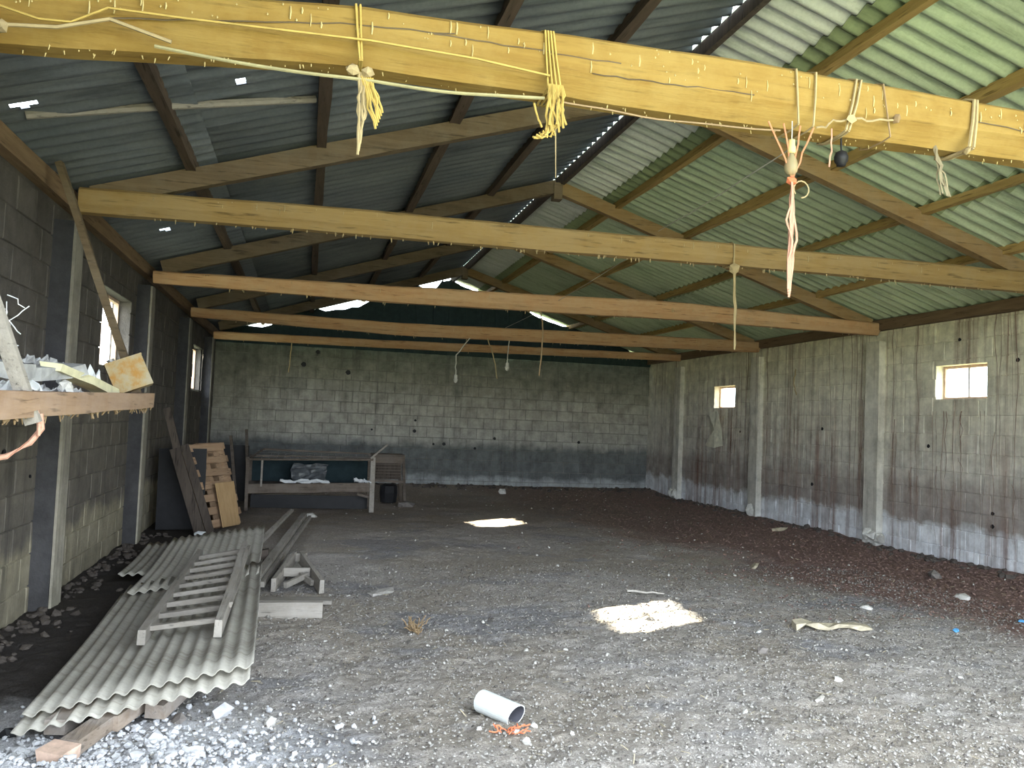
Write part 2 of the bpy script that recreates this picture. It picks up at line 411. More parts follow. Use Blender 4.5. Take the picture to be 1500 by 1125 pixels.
def solo(mb, name, label, cat, mat, smooth=False, group=None, kind=None):
    """A thing that is one mesh, its origin at its base."""
    vs_ = np.array(mb.v); base = (float(vs_[:, 0].mean()), float(vs_[:, 1].mean()), float(vs_[:, 2].min()))
    inv = Matrix.Translation(base).inverted()
    o = bpy.data.objects.new(name, mb.mesh(name, mat, smooth, inv)); o.location = base; COL.objects.link(o)
    WORLD[o.name] = Matrix.Translation(base)
    return tag(o, label, cat, group, kind)
def np_mesh(name, verts, faces, mat):
    """verts (n,3), faces (m,k) all of the same size"""
    me = bpy.data.meshes.new(name); k = faces.shape[1]
    me.vertices.add(len(verts)); me.vertices.foreach_set('co', np.ascontiguousarray(verts, dtype=np.float32).ravel())
    me.loops.add(faces.size); me.loops.foreach_set('vertex_index', np.ascontiguousarray(faces, dtype=np.int32).ravel())
    me.polygons.add(len(faces)); me.polygons.foreach_set('loop_start', np.arange(0, faces.size, k, dtype=np.int32))
    me.polygons.foreach_set('loop_total', np.full(len(faces), k, dtype=np.int32))
    me.update(calc_edges=True); me.materials.append(mat)
    return me

# ================================================================== STRUCTURE
# ---- ground outside
mb = MB().box((3, 5, -0.6), (260, 260, 1.0))
g = mb.build('ground_outside', M['grass'], kind='structure'); g['label'] = 'dry grass field outside the barn'
# ---- floor (rough earth), finer towards the camera
xs = np.concatenate([np.linspace(XL-.12, 4.2, 380), np.linspace(4.2, XR+.12, 180)[1:]])
ys = np.concatenate([np.linspace(YF-1.0, 3.0, 30), np.linspace(3.0, 7.5, 300)[1:], np.linspace(7.5, 12, 170)[1:], np.linspace(12, YB+.1, 140)[1:]])
X, Y = np.meshgrid(xs, ys)
Z = floor_z(X, Y) + (fbm(X*14, Y*14, 3, 40)-.45)*.035*np.clip((9-Y)/5+.35, .35, 1)
V = np.stack([X, Y, Z], -1).reshape(-1, 3); nx = len(xs); ny = len(ys)
I = np.arange(nx*ny).reshape(ny, nx)
Fq = np.stack([I[:-1, :-1], I[:-1, 1:], I[1:, 1:], I[1:, :-1]], -1).reshape(-1, 4)
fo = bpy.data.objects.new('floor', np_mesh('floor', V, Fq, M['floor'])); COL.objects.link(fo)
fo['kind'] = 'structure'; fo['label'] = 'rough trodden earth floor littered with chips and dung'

# ---- block walls
BL, BH, JT = 0.40, 0.25, 0.010
def clip_rect(r, holes):
    out = [r]
    for (a0, a1, b0, b1) in holes:
        nxt = []
        for (u0, u1, v0, v1) in out:
            if u1 <= a0 or u0 >= a1 or v1 <= b0 or v0 >= b1: nxt.append((u0, u1, v0, v1)); continue
            if u0 < a0: nxt.append((u0, a0, v0, v1))
            if u1 > a1: nxt.append((a1, u1, v0, v1))
            m0, m1 = max(u0, a0), min(u1, a1)
            if v0 < b0: nxt.append((m0, m1, v0, b0))
            if v1 > b1: nxt.append((m0, m1, b1, v1))
        out = nxt
    return [q for q in out if q[1]-q[0] > .04 and q[3]-q[2] > .04]
def block_wall(name, label, axis, face, inward, u0, u1, holes, mat, vis, key, thick=.2):
    """axis: the wall runs along x or y; face: the coordinate of its inner plane; inward: +1/-1."""
    w = bpy.data.objects.new(name, None); COL.objects.link(w); WORLD[w.name] = Matrix.Identity(4)
    w['kind'] = 'structure'; w['label'] = label
    def P(u, d, z): return (u, face + d*inward, z) if axis == 'x' else (face + d*inward, u, z)
    def rbox(mb, r, d0, d1):
        c = P((r[0]+r[1])/2, (d0+d1)/2, (r[2]+r[3])/2); du = r[1]-r[0]; dd = abs(d1-d0)
        mb.box(c, (du, dd, r[3]-r[2]) if axis == 'x' else (dd, du, r[3]-r[2]))
    core = MB()
    for r in clip_rect((u0, u1, -.3, ZW), holes): rbox(core, r, -.006, -thick)
    core.build('mortar_core', M['mortar'] if axis == 'x' else mat, w)
    rects = []; row = 0; z = -.06
    while z < ZW - .03:
        off = (row % 2)*BL/2 + random.uniform(-.05, .05); u = u0 - off
        while u < u1:
            rects += clip_rect((max(u, u0)+JT/2, min(u+BL, u1)-JT/2, z+JT/2, min(z+BH, ZW)-JT/2), holes); u += BL
        z += BH; row += 1
    rects = [r for r in rects if r[1]-r[0] > .05]
    seen = [r for r in rects if vis(r)]; seen.sort(key=key)
    parts, rest = seen[:300], seen[300:] + [r for r in rects if not vis(r)]
    cache = {}
    for r in parts:
        du, dv = round(r[1]-r[0], 3), round(r[3]-r[2], 3)
        if (du, dv) not in cache:
            b = MB(); e = .006
            # a block with chamfered face edges
            def ring(d, s): return [((-du/2+s), d, (-dv/2+s)), ((du/2-s), d, (-dv/2+s)), ((du/2-s), d, (dv/2-s)), ((-du/2+s), d, (dv/2-s))]
            rings = [ring(-.03, 0), ring(.0, 0), ring(e, e)]
            if axis == 'y': rings = [[(v[1], v[0], v[2]) for v in rg] for rg in rings]
            rings = [[(v[0]*(inward if axis == 'y' else 1), v[1]*(inward if axis == 'x' else 1), v[2]) for v in rg] for rg in rings]
            b.loft(rings); me = b.mesh('block', mat); cache[(du, dv)] = me
        o = bpy.data.objects.new('block', cache[(du, dv)]); COL.objects.link(o); o.parent = w
        o.location = P((r[0]+r[1])/2, random.uniform(-.004, .003), (r[2]+r[3])/2)
    if rest:
        b = MB()
        for r in rest: rbox(b, r, random.uniform(.004, .012), -.03)
        b.build('block_courses', mat, w, kind='stuff')
    return w, P
WIN_R = [(8.58, 9.45, 2.16, 2.62), (14.86, 15.72, 2.09, 2.55)]
WIN_L = [(8.85, 10.2, 2.02, 2.82), (15.6, 17.0, 1.99, 2.80)]
wr, PR = block_wall('wall_right', 'right wall of stained concrete blocks with pale whitewashed foot', 'y', XR, -1, YF, YB, WIN_R, M['wall_right'],
                    lambda r: r[0] > 7.7, lambda r: r[0])
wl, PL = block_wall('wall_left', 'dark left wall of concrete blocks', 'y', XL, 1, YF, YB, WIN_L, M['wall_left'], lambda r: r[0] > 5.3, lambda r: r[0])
wb, PB = block_wall('wall_back', 'back wall of grey concrete blocks with dark gable above', 'x', YB, -1, XL-.2, XR+.2, [], M['wall_back'],
                    lambda r: True, lambda r: abs(r[0]-4.2) + (0 if r[2] > .2 else 2))
# pilasters under the tie beams; left ones dark, with paler inner face
for d in TD:
    b = MB().box((XL+.05, d, 1.45), (.20, .26, 3.24), jit=.006); p_ = b.build('pilaster', M['pilaster_dark'], wl)
    b = MB().box((XL+.16, d+.01, 1.45), (.02, .24, 3.24), jit=.004); b.build('pilaster_inner_face', M['pilaster_left'], p_)
    b = MB().box((XR-.03, d+.02, 1.45), (.16, .30, 3.2), jit=.006); b.build('pilaster', M['pilaster_right'], wr)
    b = MB()     # lumps of poured footing round the foot of the pilaster
    for i in range(5): b.rock((XR-.1+random.uniform(-.03, .03), d+random.uniform(-.2, .2), .1+random.uniform(0, .08)), .1, (.7, 1, 1))
    b.build('pilaster_footing', M['pilaster_right'], wr)
# put-log holes as black discs on the block face, hollow darkness put into colour
def hole(parent, P, u, z, r):
    r *= .7; b = MB(); rings = []
    for (rr, d) in ((r*1.15, .0165), (r*.85, .0168), (r*.8, .004)):
        rings.append([P(u+rr*math.cos(k*math.pi/5)*(1+.2*math.sin(3*k)), d, z+rr*math.sin(k*math.pi/5)) for k in range(10)])
    b.loft(rings); b.build('putlog_shade_disc', M['black'], parent)
for (u, z, r) in ((2.5, 1.58, .035), (2.49, 1.33, .05), (4.42, 1.22, .045), (6.55, 1.20, .045), (3.2, 1.05, .05), (3.95, .97, .04), (-.1, 2.75, .07), (.9, 2.62, .07), (.2, 3.05, .06), (2.95, 1.04, .035), (1.5, 1.33, .03)):
    hole(wb, PB, u, z, r)
for (u, z, r) in ((9.55, 1.52, .035), (11.95, 1.72, .035), (8.45, .72, .03), (8.45, .56, .035), (8.1, 2.62, .035), (14.6, 1.62, .03), (9.02, 2.95, .03), (12.2, .78, .04)):
    hole(wr, PR, u, z, r)
for (u, z, r) in ((6.35, 1.25, .04), (6.95, 1.05, .02)): hole(wl, PL, u, z, r)
# gable boards over the back wall; their tops stop short of the roof here and there
x = XL-.2; gaps = [(-1.35, -.55, .17), (.1, 1.5, .21), (2.45, 3.0, .20), (3.1, 4.05, .10), (5.0, 6.25, .12), (7.7, 8.1, .12)]
while x < XR+.2:
    w_ = random.uniform(.16, .22); x1 = min(x+w_, XR+.2); b = MB(); tops = []; gn_ = globals().get('gn_', 0)+1; gy_ = YB-.03-.035*(gn_ % 2)
    for xx in (x-.012, x1+.012):
        g_ = -0.03
        for (a, c, q) in gaps:
            if a <= xx <= c: g_ = max(g_, q*(.75+.4*mnoise.noise(Vector((xx*3, 7, 1))))*min(1, 4*(xx-a)/(c-a), 4*(c-xx)/(c-a)))
        tops.append(roof_z(xx) - .02 - g_)
    b.add([(x-.012, gy_-.03, ZW-.07), (x1+.012, gy_-.03, ZW-.07), (x1+.012, gy_-.03, max(tops[1], ZW)), (x-.012, gy_-.03, max(tops[0], ZW)),
           (x-.012, gy_, ZW-.07), (x1+.012, gy_, ZW-.07), (x1+.012, gy_, max(tops[1], ZW)), (x-.012, gy_, max(tops[0], ZW))],
          [(0, 1, 2, 3), (5, 4, 7, 6), (1, 0, 4, 5), (2, 1, 5, 6), (3, 2, 6, 7), (0, 3, 7, 4)])
    b.build('gable_board', M['gable'], wb); x = x1
# front wall with the big doorway the camera stands in
b = MB()
for (a, c, z0, z1) in ((XL-.2, DOOR[0], -.3, ZW), (DOOR[1], XR+.2, -.3, ZW)):
    b.box(((a+c)/2, YF-.1, (z0+z1)/2), (c-a, .2, z1-z0))
for (a, c) in ((XL-.2, DOOR[0]), (DOOR[1], XR+.2)):
    b.add([(x_, y_, z_) for y_ in (YF-.2, YF) for (x_, z_) in ((a, ZW), (c, ZW), (c, max(ZW, roof_z(c)-.05)), (a, max(ZW, roof_z(a)-.05)))],
          [(0, 1, 2, 3), (7, 6, 5, 4), (0, 4, 5, 1), (1, 5, 6, 2), (2, 6, 7, 3), (3, 7, 4, 0)])
wf = b.build('wall_front', M['outer'], kind='structure'); wf['label'] = 'front wall with the wide doorway behind the viewer'

# ---- windows
def window(n, label, face, inward, r, panes, frame_mat, bars=0):
    w = bpy.data.objects.new('window_%d' % n, None); COL.objects.link(w); w['kind'] = 'structure'; w['label'] = label
    c = (face, (r[0]+r[1])/2, r[2]); w.location = c; WORLD[w.name] = Matrix.Translation(c)
    xd = face - inward*.15; t = .035
    b = MB()
    b.box((xd, (r[0]+r[1])/2, r[2]+t/2), (.05, r[1]-r[0], t)); b.box((xd, (r[0]+r[1])/2, r[3]-t/2), (.05, r[1]-r[0], t))
    b.box((xd, r[0]+t/2, (r[2]+r[3])/2), (.05, t, r[3]-r[2]-2*t)); b.box((xd, r[1]-t/2, (r[2]+r[3])/2), (.05, t, r[3]-r[2]-2*t))
    b.build('window_frame', frame_mat, w)
    for i in range(panes):
        a = r[0]+t + (r[1]-r[0]-2*t)*i/panes; c2 = r[0]+t + (r[1]-r[0]-2*t)*(i+1)/panes
        MB().box((xd, (a+c2)/2, (r[2]+r[3])/2), (.004, c2-a-.012, r[3]-r[2]-2*t)).build('pane', M['pane'], w)
        if i: MB().box((xd, a, (r[2]+r[3])/2), (.03, .022, r[3]-r[2]-2*t)).build('mullion', M['steel'], w)
    for i in range(bars):
        yy = r[0] + (r[1]-r[0])*(i+1)/(bars+1)
        MB().tube([(xd, yy, r[2]+.02), (xd, yy+.005, r[3]-.02)], .007).build('window_bar', M['frame_rust'], w)
    MB().box((face-inward*.09, (r[0]+r[1])/2, r[2]-.012), (.19, r[1]-r[0]-.004, .03)).build('window_sill', M['pilaster_right'], w)
    return w
window(1, 'two-pane window high in the right wall nearest the viewer', XR, -1, WIN_R[0], 2, M['frame_rust'])
window(2, 'small bright window far along the right wall', XR, -1, WIN_R[1], 1, M['frame_rust'])
window(3, 'bright open window in the left wall above the hanging shelf', XL, 1, WIN_L[0], 0, M['frame_rust'], 3)
window(4, 'narrow-looking bright window far along the left wall', XL, 1, WIN_L[1], 0, M['frame_rust'], 2)

# ---- wall plates
for n, (xx, lab) in enumerate(((XL-.02, 'dark timber wall plate along the top of the left wall'), (XR+.0, 'brown timber wall plate along the top of the right wall'))):
    b = MB().bar((xx, YF, ZW+.075), (xx, YB, ZW+.075), .2, .15, jit=.008, seg=14)
    o = b.build('trim_%d' % (n+1), M['plate'], kind='structure'); o['label'] = lab

# ---- corrugated roof sheets
PITCH_W, WAVES, AMP, TH = 0.177, 6, 0.026, 0.006
def sheet_mesh(name, length, mat, waves=WAVES, seg=8, nl=2, skip=(), pitch=PITCH_W, amp=AMP):
    """Local x down the slope 0..length, y across, z up."""
    n = waves*seg; vs_ = []; fs = []
    for k, dz in ((0, TH/2), (1, -TH/2)):
        for i in range(nl+1):
            for j in range(n+1):
                y = j/seg*pitch
                vs_.append((length*i/nl, y, amp*math.cos(2*math.pi*j/seg) + dz))
    N = (nl+1)*(n+1)
    for i in range(nl):
        for j in range(n):
            if (i, j) in skip: continue
            a = i*(n+1)+j; q = (a, a+n+1, a+n+2, a+1); fs.append(q); fs.append(tuple(N+t for t in reversed(q)))
    for j in range(n):
        a = j; fs.append((a, a+1, N+a+1, N+a)); a = nl*(n+1)+j; fs.append((a+1, a, N+a, N+a+1))
    for i in range(nl):
        a = i*(n+1); fs.append((a+n+1, a, N+a, N+a+n+1)); a = a+n; fs.append((a, a+n+1, N+a+n+1, N+a))
    me = bpy.data.meshes.new(name); me.from_pydata(vs_, [], fs); me.update(); me.materials.append(mat)
    me.polygons.foreach_set('use_smooth', [True]*len(me.polygons)); return me
ceil = bpy.data.objects.new('ceiling', None); COL.objects.link(ceil); ceil['kind'] = 'structure'
ceil['label'] = 'underside of the pitched roof of corrugated fibre cement sheets'; WORLD['ceiling'] = Matrix.Identity(4)
SL = math.atan(K); CS = math.cos(SL)
# rows: start/end distance from the ridge measured in x
rows = {1: [(.045, .95, 0.0, 'sheet_ridge'), (.70, 3.22, -.016, 'sheet_right'), (2.98, 5.62, -.03, 'sheet_right')],
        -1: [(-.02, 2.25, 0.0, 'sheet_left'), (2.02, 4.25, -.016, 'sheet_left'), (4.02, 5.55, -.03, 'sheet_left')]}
cols = 18
for side, rr in rows.items():
    for ri, (a, c, dz, mk) in enumerate(rr):
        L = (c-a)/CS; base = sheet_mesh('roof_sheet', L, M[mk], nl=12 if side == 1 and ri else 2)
        if side == 1 and ri:      # darker green top lap of the lower sheets
            base.materials.append(M['sheet_lap'])
            for pl in base.polygons:
                if pl.center.x < L/12*(1.0 if ri == 1 else .6): pl.material_index = 1
        for k in range(cols):
            y0 = .184 + k*PITCH_W*WAVES; me = base
            # holes where light comes through
            if side == -1 and ri == 1 and y0 <= 5.84 < y0+PITCH_W*WAVES:
                j = int((5.84-y0)/PITCH_W)*8+2; me = sheet_mesh('roof_sheet', L, M[mk], nl=36, skip={(27, j), (27, j+1)})
            if side == -1 and ri == 2 and y0 <= 9.36 < y0+PITCH_W*WAVES:
                j = int((9.36-y0)/PITCH_W)*8+2; me = sheet_mesh('roof_sheet', L, M[mk], nl=30, skip={(13, j), (13, j+1), (14, j)})
            if side == -1 and ri == 2 and y0 <= 5.52 < y0+PITCH_W*WAVES:
                j = int((5.52-y0)/PITCH_W)*8+2; me = sheet_mesh('roof_sheet', L, M[mk], nl=30, skip={(18, j), (17, j), (19, j), (18, j+1)})
            o = bpy.data.objects.new('roof_sheet', me); COL.objects.link(o); o.parent = ceil
            yy = y0 if side == 1 else y0
            R_ = Matrix.Rotation(SL, 4, 'Y')
            if side == -1: R_ = Matrix.Scale(-1, 4, (1, 0, 0)) @ R_
            o.matrix_world = Matrix.Translation((XM + side*a, yy, ZR - K*a + dz + .03)) @ R_

# ================================================================== ROOF TIMBERS
def hewn(path, mat_, name, parent, w, hs, n=26, amp=.010, seed=0):
    """A roughly squared log along x: path gives (x, y, z_top, z_bottom) keys."""
    keys = path; rings = []
    for i in range(n+1):
        t = i/n; x = keys[0][0] + (keys[-1][0]-keys[0][0])*t
        for a, c in zip(keys, keys[1:]):
            if a[0] <= x <= c[0]+1e-6:
                f = (x-a[0])/(c[0]-a[0]); y, zt, zb = [a[q]+(c[q]-a[q])*f for q in (1, 2, 3)]; break
        hw = w/2; ch = .035; cf = .105 if w > .2 else .07; ring = []
        for (py, pz) in ((-hw, zb+cf), (-hw+cf*.8, zb), (hw-ch, zb), (hw, zb+ch), (hw, zt-ch), (hw-ch, zt), (-hw+ch*.6, zt), (-hw, zt-ch*.6)):
            nv = mnoise.noise_vector(Vector((x*2.2, py*7+seed*3.1, pz*7)))
            ring.append((x, y+py+nv.x*amp, pz+nv.y*amp))
        rings.append(ring)
    b = MB().loft(rings); return b.build(name, mat_, parent)
beam_keys = [
    [(-1.86, 3.95, 3.36, 3.14), (-1.3, 3.93, 3.38, 3.15), (.07, 3.91, 3.52, 3.26), (1.85, 3.91, 3.56, 3.25), (4.06, 3.91, 3.54, 3.27), (6, 3.91, 3.5, 3.24), (8.3, 3.91, 3.42, 3.18)],
    [(-1.86, 7.25, 3.36, 3.17), (.2, 7.25, 3.41, 3.20), (2.3, 7.25, 3.43, 3.22), (4.75, 7.25, 3.45, 3.25), (7.46, 7.25, 3.47, 3.26), (8.3, 7.25, 3.46, 3.25)],
    [(-1.86, 10.59, 3.26, 3.12), (1.24, 10.59, 3.31, 3.10), (5.1, 10.59, 3.40, 3.16), (8.3, 10.59, 3.33, 3.15)],
    [(-1.86, 13.93, 3.25, 3.10), (1.65, 13.93, 3.23, 3.02), (5, 13.93, 3.30, 3.08), (8.3, 13.93, 3.34, 3.14)],
    [(-1.86, 17.27, 3.20, 3.05), (2.06, 17.27, 3.25, 3.08), (8.3, 17.27, 3.34, 3.19)]]
truss_labels = ['nearest roof truss with bright yellow dusty tie beam tied with twine', 'second roof truss from the viewer with ochre tie beam',
                'third roof truss from the viewer, its rafters meeting under the ridge', 'fourth roof truss, wires dangling from its brown tie beam',
                'farthest roof truss just before the dark gable']
trusses = []
for i, keys in enumerate(beam_keys):
    d = TD[i]; t = thing('roof_truss', truss_labels[i], 'truss', (XM, d, keys[2][3] if i else 3.25), 'roof trusses across the barn')
    trusses.append(t)
    bm_ = hewn(keys, M['beam1'] if i == 0 else M['beam2'] if i == 1 else M['beam3'], 'tie_beam', t, .23 if i == 0 else .19, 0, 40 if i == 0 else 30, seed=i)
    for side in (-1, 1):
        xe = XL+.25 if side < 0 else XR-.2
        off = .15
        b = MB().bar((xe, d, roof_z(xe)-off), (XM+side*.02, d, roof_z(XM)-off), .11, .17, jit=.006, seg=8)
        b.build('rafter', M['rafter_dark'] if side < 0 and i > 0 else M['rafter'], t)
    MB().bar((XM, d-.001, ZR-.33), (XM, d-.001, ZR-.10), .12, .14, upv=(0, 1, 0)).build('apex_block', M['rafter_dark'], t)
    # pale drips and dust threads on the beam
    b = MB(); nd = (240, 150, 80, 50, 40)[i]; wb_ = .115 if i == 0 else .095
    for k in range(nd):
        x = random.uniform(-1.3, 8.1) if i else random.uniform(-1.3, 4.6)
        for a, c in zip(keys, keys[1:]):
            if a[0] <= x <= c[0]: f = (x-a[0])/(c[0]-a[0]); zt = a[2]+(c[2]-a[2])*f; zb = a[3]+(c[3]-a[3])*f
        if random.random() < (.6 if i == 0 else .35):
            z = random.uniform(zb+.14, zt-.02); l = random.choice((.006, .01, .03, .06)); r = random.uniform(.0025, .005)
            y = d - wb_ - .003; b.tube([(x, y, z), (x+.002, y-.002, z-l*.5), (x, y, z-l)], r, 4, [.6, 1, .7])
        else:
            l = random.uniform(.004, .022) if i == 0 else random.uniform(.01, .04); y = d + random.uniform(-wb_*.15, wb_*.5)
            b.tube([(x, y, zb+.012), (x+random.uniform(-.01, .01), y, zb-l)], .0045 if i == 0 else .008, 4, .4)
    b.build('dust_drips', M['drip'] if i == 0 else M['drip_brown'], bm_, kind='stuff')
# splits in the first beam
b = MB()
def on_beam1(x, f):
    for a, c in zip(beam_keys[0], beam_keys[0][1:]):
        if a[0] <= x <= c[0]: q = (x-a[0])/(c[0]-a[0]); zt = a[2]+(c[2]-a[2])*q; zb = a[3]+(c[3]-a[3])*q
    return zb + (zt-zb)*f
for (x0, x1, f0, f1) in ((-.9, .6, .42, .70), (.5, 1.45, .66, .60), (1.3, 2.2, .35, .40), (3.6, 4.6, .55, .45)):
    pts = [(x0+(x1-x0)*k/14, 3.91-.117+mnoise.noise(Vector((k*.7, x0, 0)))*.002, on_beam1(x0+(x1-x0)*k/14, f0+(f1-f0)*k/14)+mnoise.noise(Vector((k*.9, 4, x0)))*.01) for k in range(15)]
    MB().tube(pts, .0035, 4).build('split', M['rafter_dark'], bpy.data.objects['tie_beam'])
# purlins and ridge beam
purl = [(-1.03, 'left', 'dark purlin of the left slope closest to the left wall'), (.02, 'left', 'dark purlin of the left slope, second from the left wall'),
        (1.17, 'left', 'dark purlin of the left slope, third from the left wall'), (2.24, 'left', 'dark purlin of the left slope next to the ridge'),
        (4.06, 'right', 'brown purlin of the green right slope next to the ridge'), (5.10, 'right', 'brown purlin of the right slope, second from the ridge'),
        (6.20, 'right', 'ochre purlin of the right slope, third from the ridge'), (7.25, 'right', 'ochre purlin of the right slope closest to the right wall')]
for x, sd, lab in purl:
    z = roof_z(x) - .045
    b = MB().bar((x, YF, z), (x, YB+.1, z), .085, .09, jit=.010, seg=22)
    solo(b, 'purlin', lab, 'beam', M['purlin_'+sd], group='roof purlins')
b = MB().bar((XM+.085, YF-.2, ZR+.02), (XM+.085, YB+.3, ZR+.02), .05, .10, jit=.002, seg=18)
o = b.build('ridge_sun_lip', M['sheet_right'], ceil)  # added lip that keeps the sun out of the ridge gap
b = MB().bar((XM+.055, YF, ZR-.05), (XM+.055, YB+.1, ZR-.05), .055, .14, jit=.004, seg=18)
solo(b, 'ridge_beam', 'black ridge beam with light showing through beside it', 'beam', M['dark_wood'])
b = MB().tube([(-1.82, 5.72, roof_z(-1.82)-.01), (-.96, 5.93, roof_z(-.96)-.02), (-.05, 6.2, roof_z(-.05)-.03)], .028, 7)
solo(b, 'roof_lath', 'pale round lath lying under the left roof slope', 'lath', M['grey_wood_x'])

# ================================================================== TWINES, ROPES AND LAMPS ON THE BEAMS
def wig(a, b, n, amp, sag=0.0, seed=0.0):
    a = Vector(a); b = Vector(b); out = []
    for i in range(n+1):
        t = i/n; p = a.lerp(b, t); nv = mnoise.noise_vector(Vector((t*4+seed*7.3, seed*3.7, 1.5)))*amp*math.sin(math.pi*min(1, max(0.0, t)))
        out.append(p + nv + Vector((0, 0, -sag*4*t*(1-t))))
    return out
YT = 3.78
def loop_round(mb, x, x2, r, top=.02, key=0, lean=.0):
    """A strand passing round a tie beam."""
    ks = beam_keys[key]; d = TD[key]; hw = (.115 if key == 0 else .095)+.012
    for a, c in zip(ks, ks[1:]):
        if a[0] <= x <= c[0]: f = (x-a[0])/(c[0]-a[0]); zt = a[2]+(c[2]-a[2])*f; zb = a[3]+(c[3]-a[3])*f
    mb.tube([(x2, d-hw, zb-.005), (x2*.4+x*.6, d-hw-.004, (zt+zb)/2), (x, d-hw, zt-.01), (x, d-hw*.5, zt+.016), (x, d+hw*.5, zt+.016), (x, d+hw, zt-.01), (x2, d+hw, zb), (x2, d+hw*.5, zb-.014), (x2, d-hw*.5, zb-.014), (x2, d-hw, zb-.005)], r, 5)
# first bundle
t = thing('twine_bundle', 'knotted yellow twine bundle hanging from the yellow beam above the left', 'twine', (.18, YT, 2.77), 'twine bundles on the beams')
b = MB(); loop_round(b, .13, .16, .007); loop_round(b, .15, .17, .006); b.build('beam_loop', M['twine_yellow'], t)
b = MB().rock((.13, YT-.02, 3.19), .035, (1.3, .8, .8)).rock((.20, YT-.02, 3.19), .026); b.build('knot', M['twine_pale'], t)
b = MB()
for k in range(5): b.tube(wig((.16+k*.008, YT-.01, 3.19), (.17+k*.003, YT-.02+k*.006, 2.80+k*.02), 9, .03, seed=k), .006, 5)
b.build('long_strands', M['twine_pale'], t)
b = MB()
for k in range(6): b.tube(wig((.17+k*.01, YT-.01, 3.17), (.245+k*.006, YT-.02+k*.006, 2.93+k*.018), 7, .02, seed=10+k), .006, 5)
b.build('short_strands', M['twine_yellow'], t)
# second bundle
t = thing('twine_bundle', 'frayed yellow twine bundle looped over the middle of the yellow beam', 'twine', (1.08, YT, 2.95), 'twine bundles on the beams')
b = MB()
for k in range(4): loop_round(b, 1.045+k*.014, 1.07+k*.022, .006)
b.build('beam_loop', M['twine_yellow'], t)
b = MB()
for k in range(9): b.tube(wig((1.07+k*.008, YT-.02, 3.26), (1.06+k*.012, YT-.03+random.uniform(-.02, .02), 3.03+random.uniform(-.02, .03)), 8, .03, seed=20+k), .006, 5)
for k in range(5): b.tube(wig((1.08+k*.01, YT-.02, 3.06), (.995+k*.016, YT-.03, 2.985+k*.012), 8, .04, .03, seed=31+k), .006, 5)
b.tube(wig((.995, YT-.03, 3.15), (1.04, YT-.02, 3.04), 6, .02, .02, seed=41), .005, 5)
b.build('frayed_strands', M['twine_yellow'], t)
MB().tube([(1.11, YT-.02, 3.04), (1.115, YT-.02, 2.92), (1.12, YT-.02, 2.80)], .0035, 4, .5).build('loose_thread', M['twine_pale'], t)
# orange tassel
t = thing('twine_tassel', 'long orange twine tassel hanging beside the light bulb', 'twine', (2.43, YT, 2.3))
b = MB(); loop_round(b, 2.44, 2.46, .006); loop_round(b, 2.56, 2.55, .006); b.build('beam_loop', M['twine_pale'], t)
b = MB()
for (x0) in (2.28, 2.37, 2.47, 2.55): b.tube(wig((x0, YT, 3.24), (2.43, YT, 2.95), 6, .012, seed=x0), .005, 5)
b.build('sling_strands', M['twine_orange'], t)
b = MB().rock((2.43, YT, 2.94), .028, (1.3, 1, .8)); b.build('knot', M['orange_net'], t)
b = MB()
for k in range(7): b.tube(wig((2.42+k*.004, YT-.01+.004*k, 2.94), (2.425+(k-3)*.007, YT+(k-3)*.008, 2.32+abs(k-3)*.012), 14, .035, seed=50+k), .0065, 5)
b.build('tassel_strands', M['twine_pink'], t)
b = MB().tube([(2.485+.045*math.sin(a), YT, 2.90-.045*math.cos(a)) for a in [k*.45 for k in range(13)]], .004, 4); b.build('bow_loop', M['twine_pale'], t)
# bulb on flex
t = thing('light_bulb', 'bare dusty light bulb in cream socket hanging from the yellow beam', 'light bulb', (2.42, YT, 2.97))
MB().tube([(2.42, YT, 3.26), (2.421, YT, 3.2), (2.42, YT, 3.15)], .003, 5).build('flex', M['wire'], t)
MB().lathe((2.42, YT, 0), [(.006, 3.162), (.017, 3.158), (.019, 3.125), (.022, 3.12), (.022, 3.095), (.018, 3.085)], 14).build('socket', M['socket'], t, smooth=True)
MB().lathe((2.42, YT, 0), [(.014, 3.085), (.017, 3.07), (.030, 3.045), (.036, 3.015), (.033, 2.99), (.020, 2.972), (.004, 2.967)], 16).build('glass_globe', M['bulb'], t, smooth=True)
MB().tube([(2.415, YT, 3.08), (2.41, YT, 3.03), (2.43, YT, 3.03), (2.425, YT, 3.08)], .0015, 4).build('filament_stem', M['steel'], t)
# black socket
t = thing('black_lamp_holder', 'empty black lamp holder under the right half of the yellow beam', 'lamp holder', (2.78, YT+.1, 3.08))
MB().lathe((2.78, YT+.08, 0), [(.008, 3.17), (.028, 3.16), (.038, 3.135), (.036, 3.11), (.026, 3.098), (.024, 3.085)], 14).build('holder_body', M['black'], t, smooth=True)
MB().tube([(2.78, YT+.08, 3.165), (2.782, YT+.09, 3.27)], .005, 5).build('flex', M['black'], t)
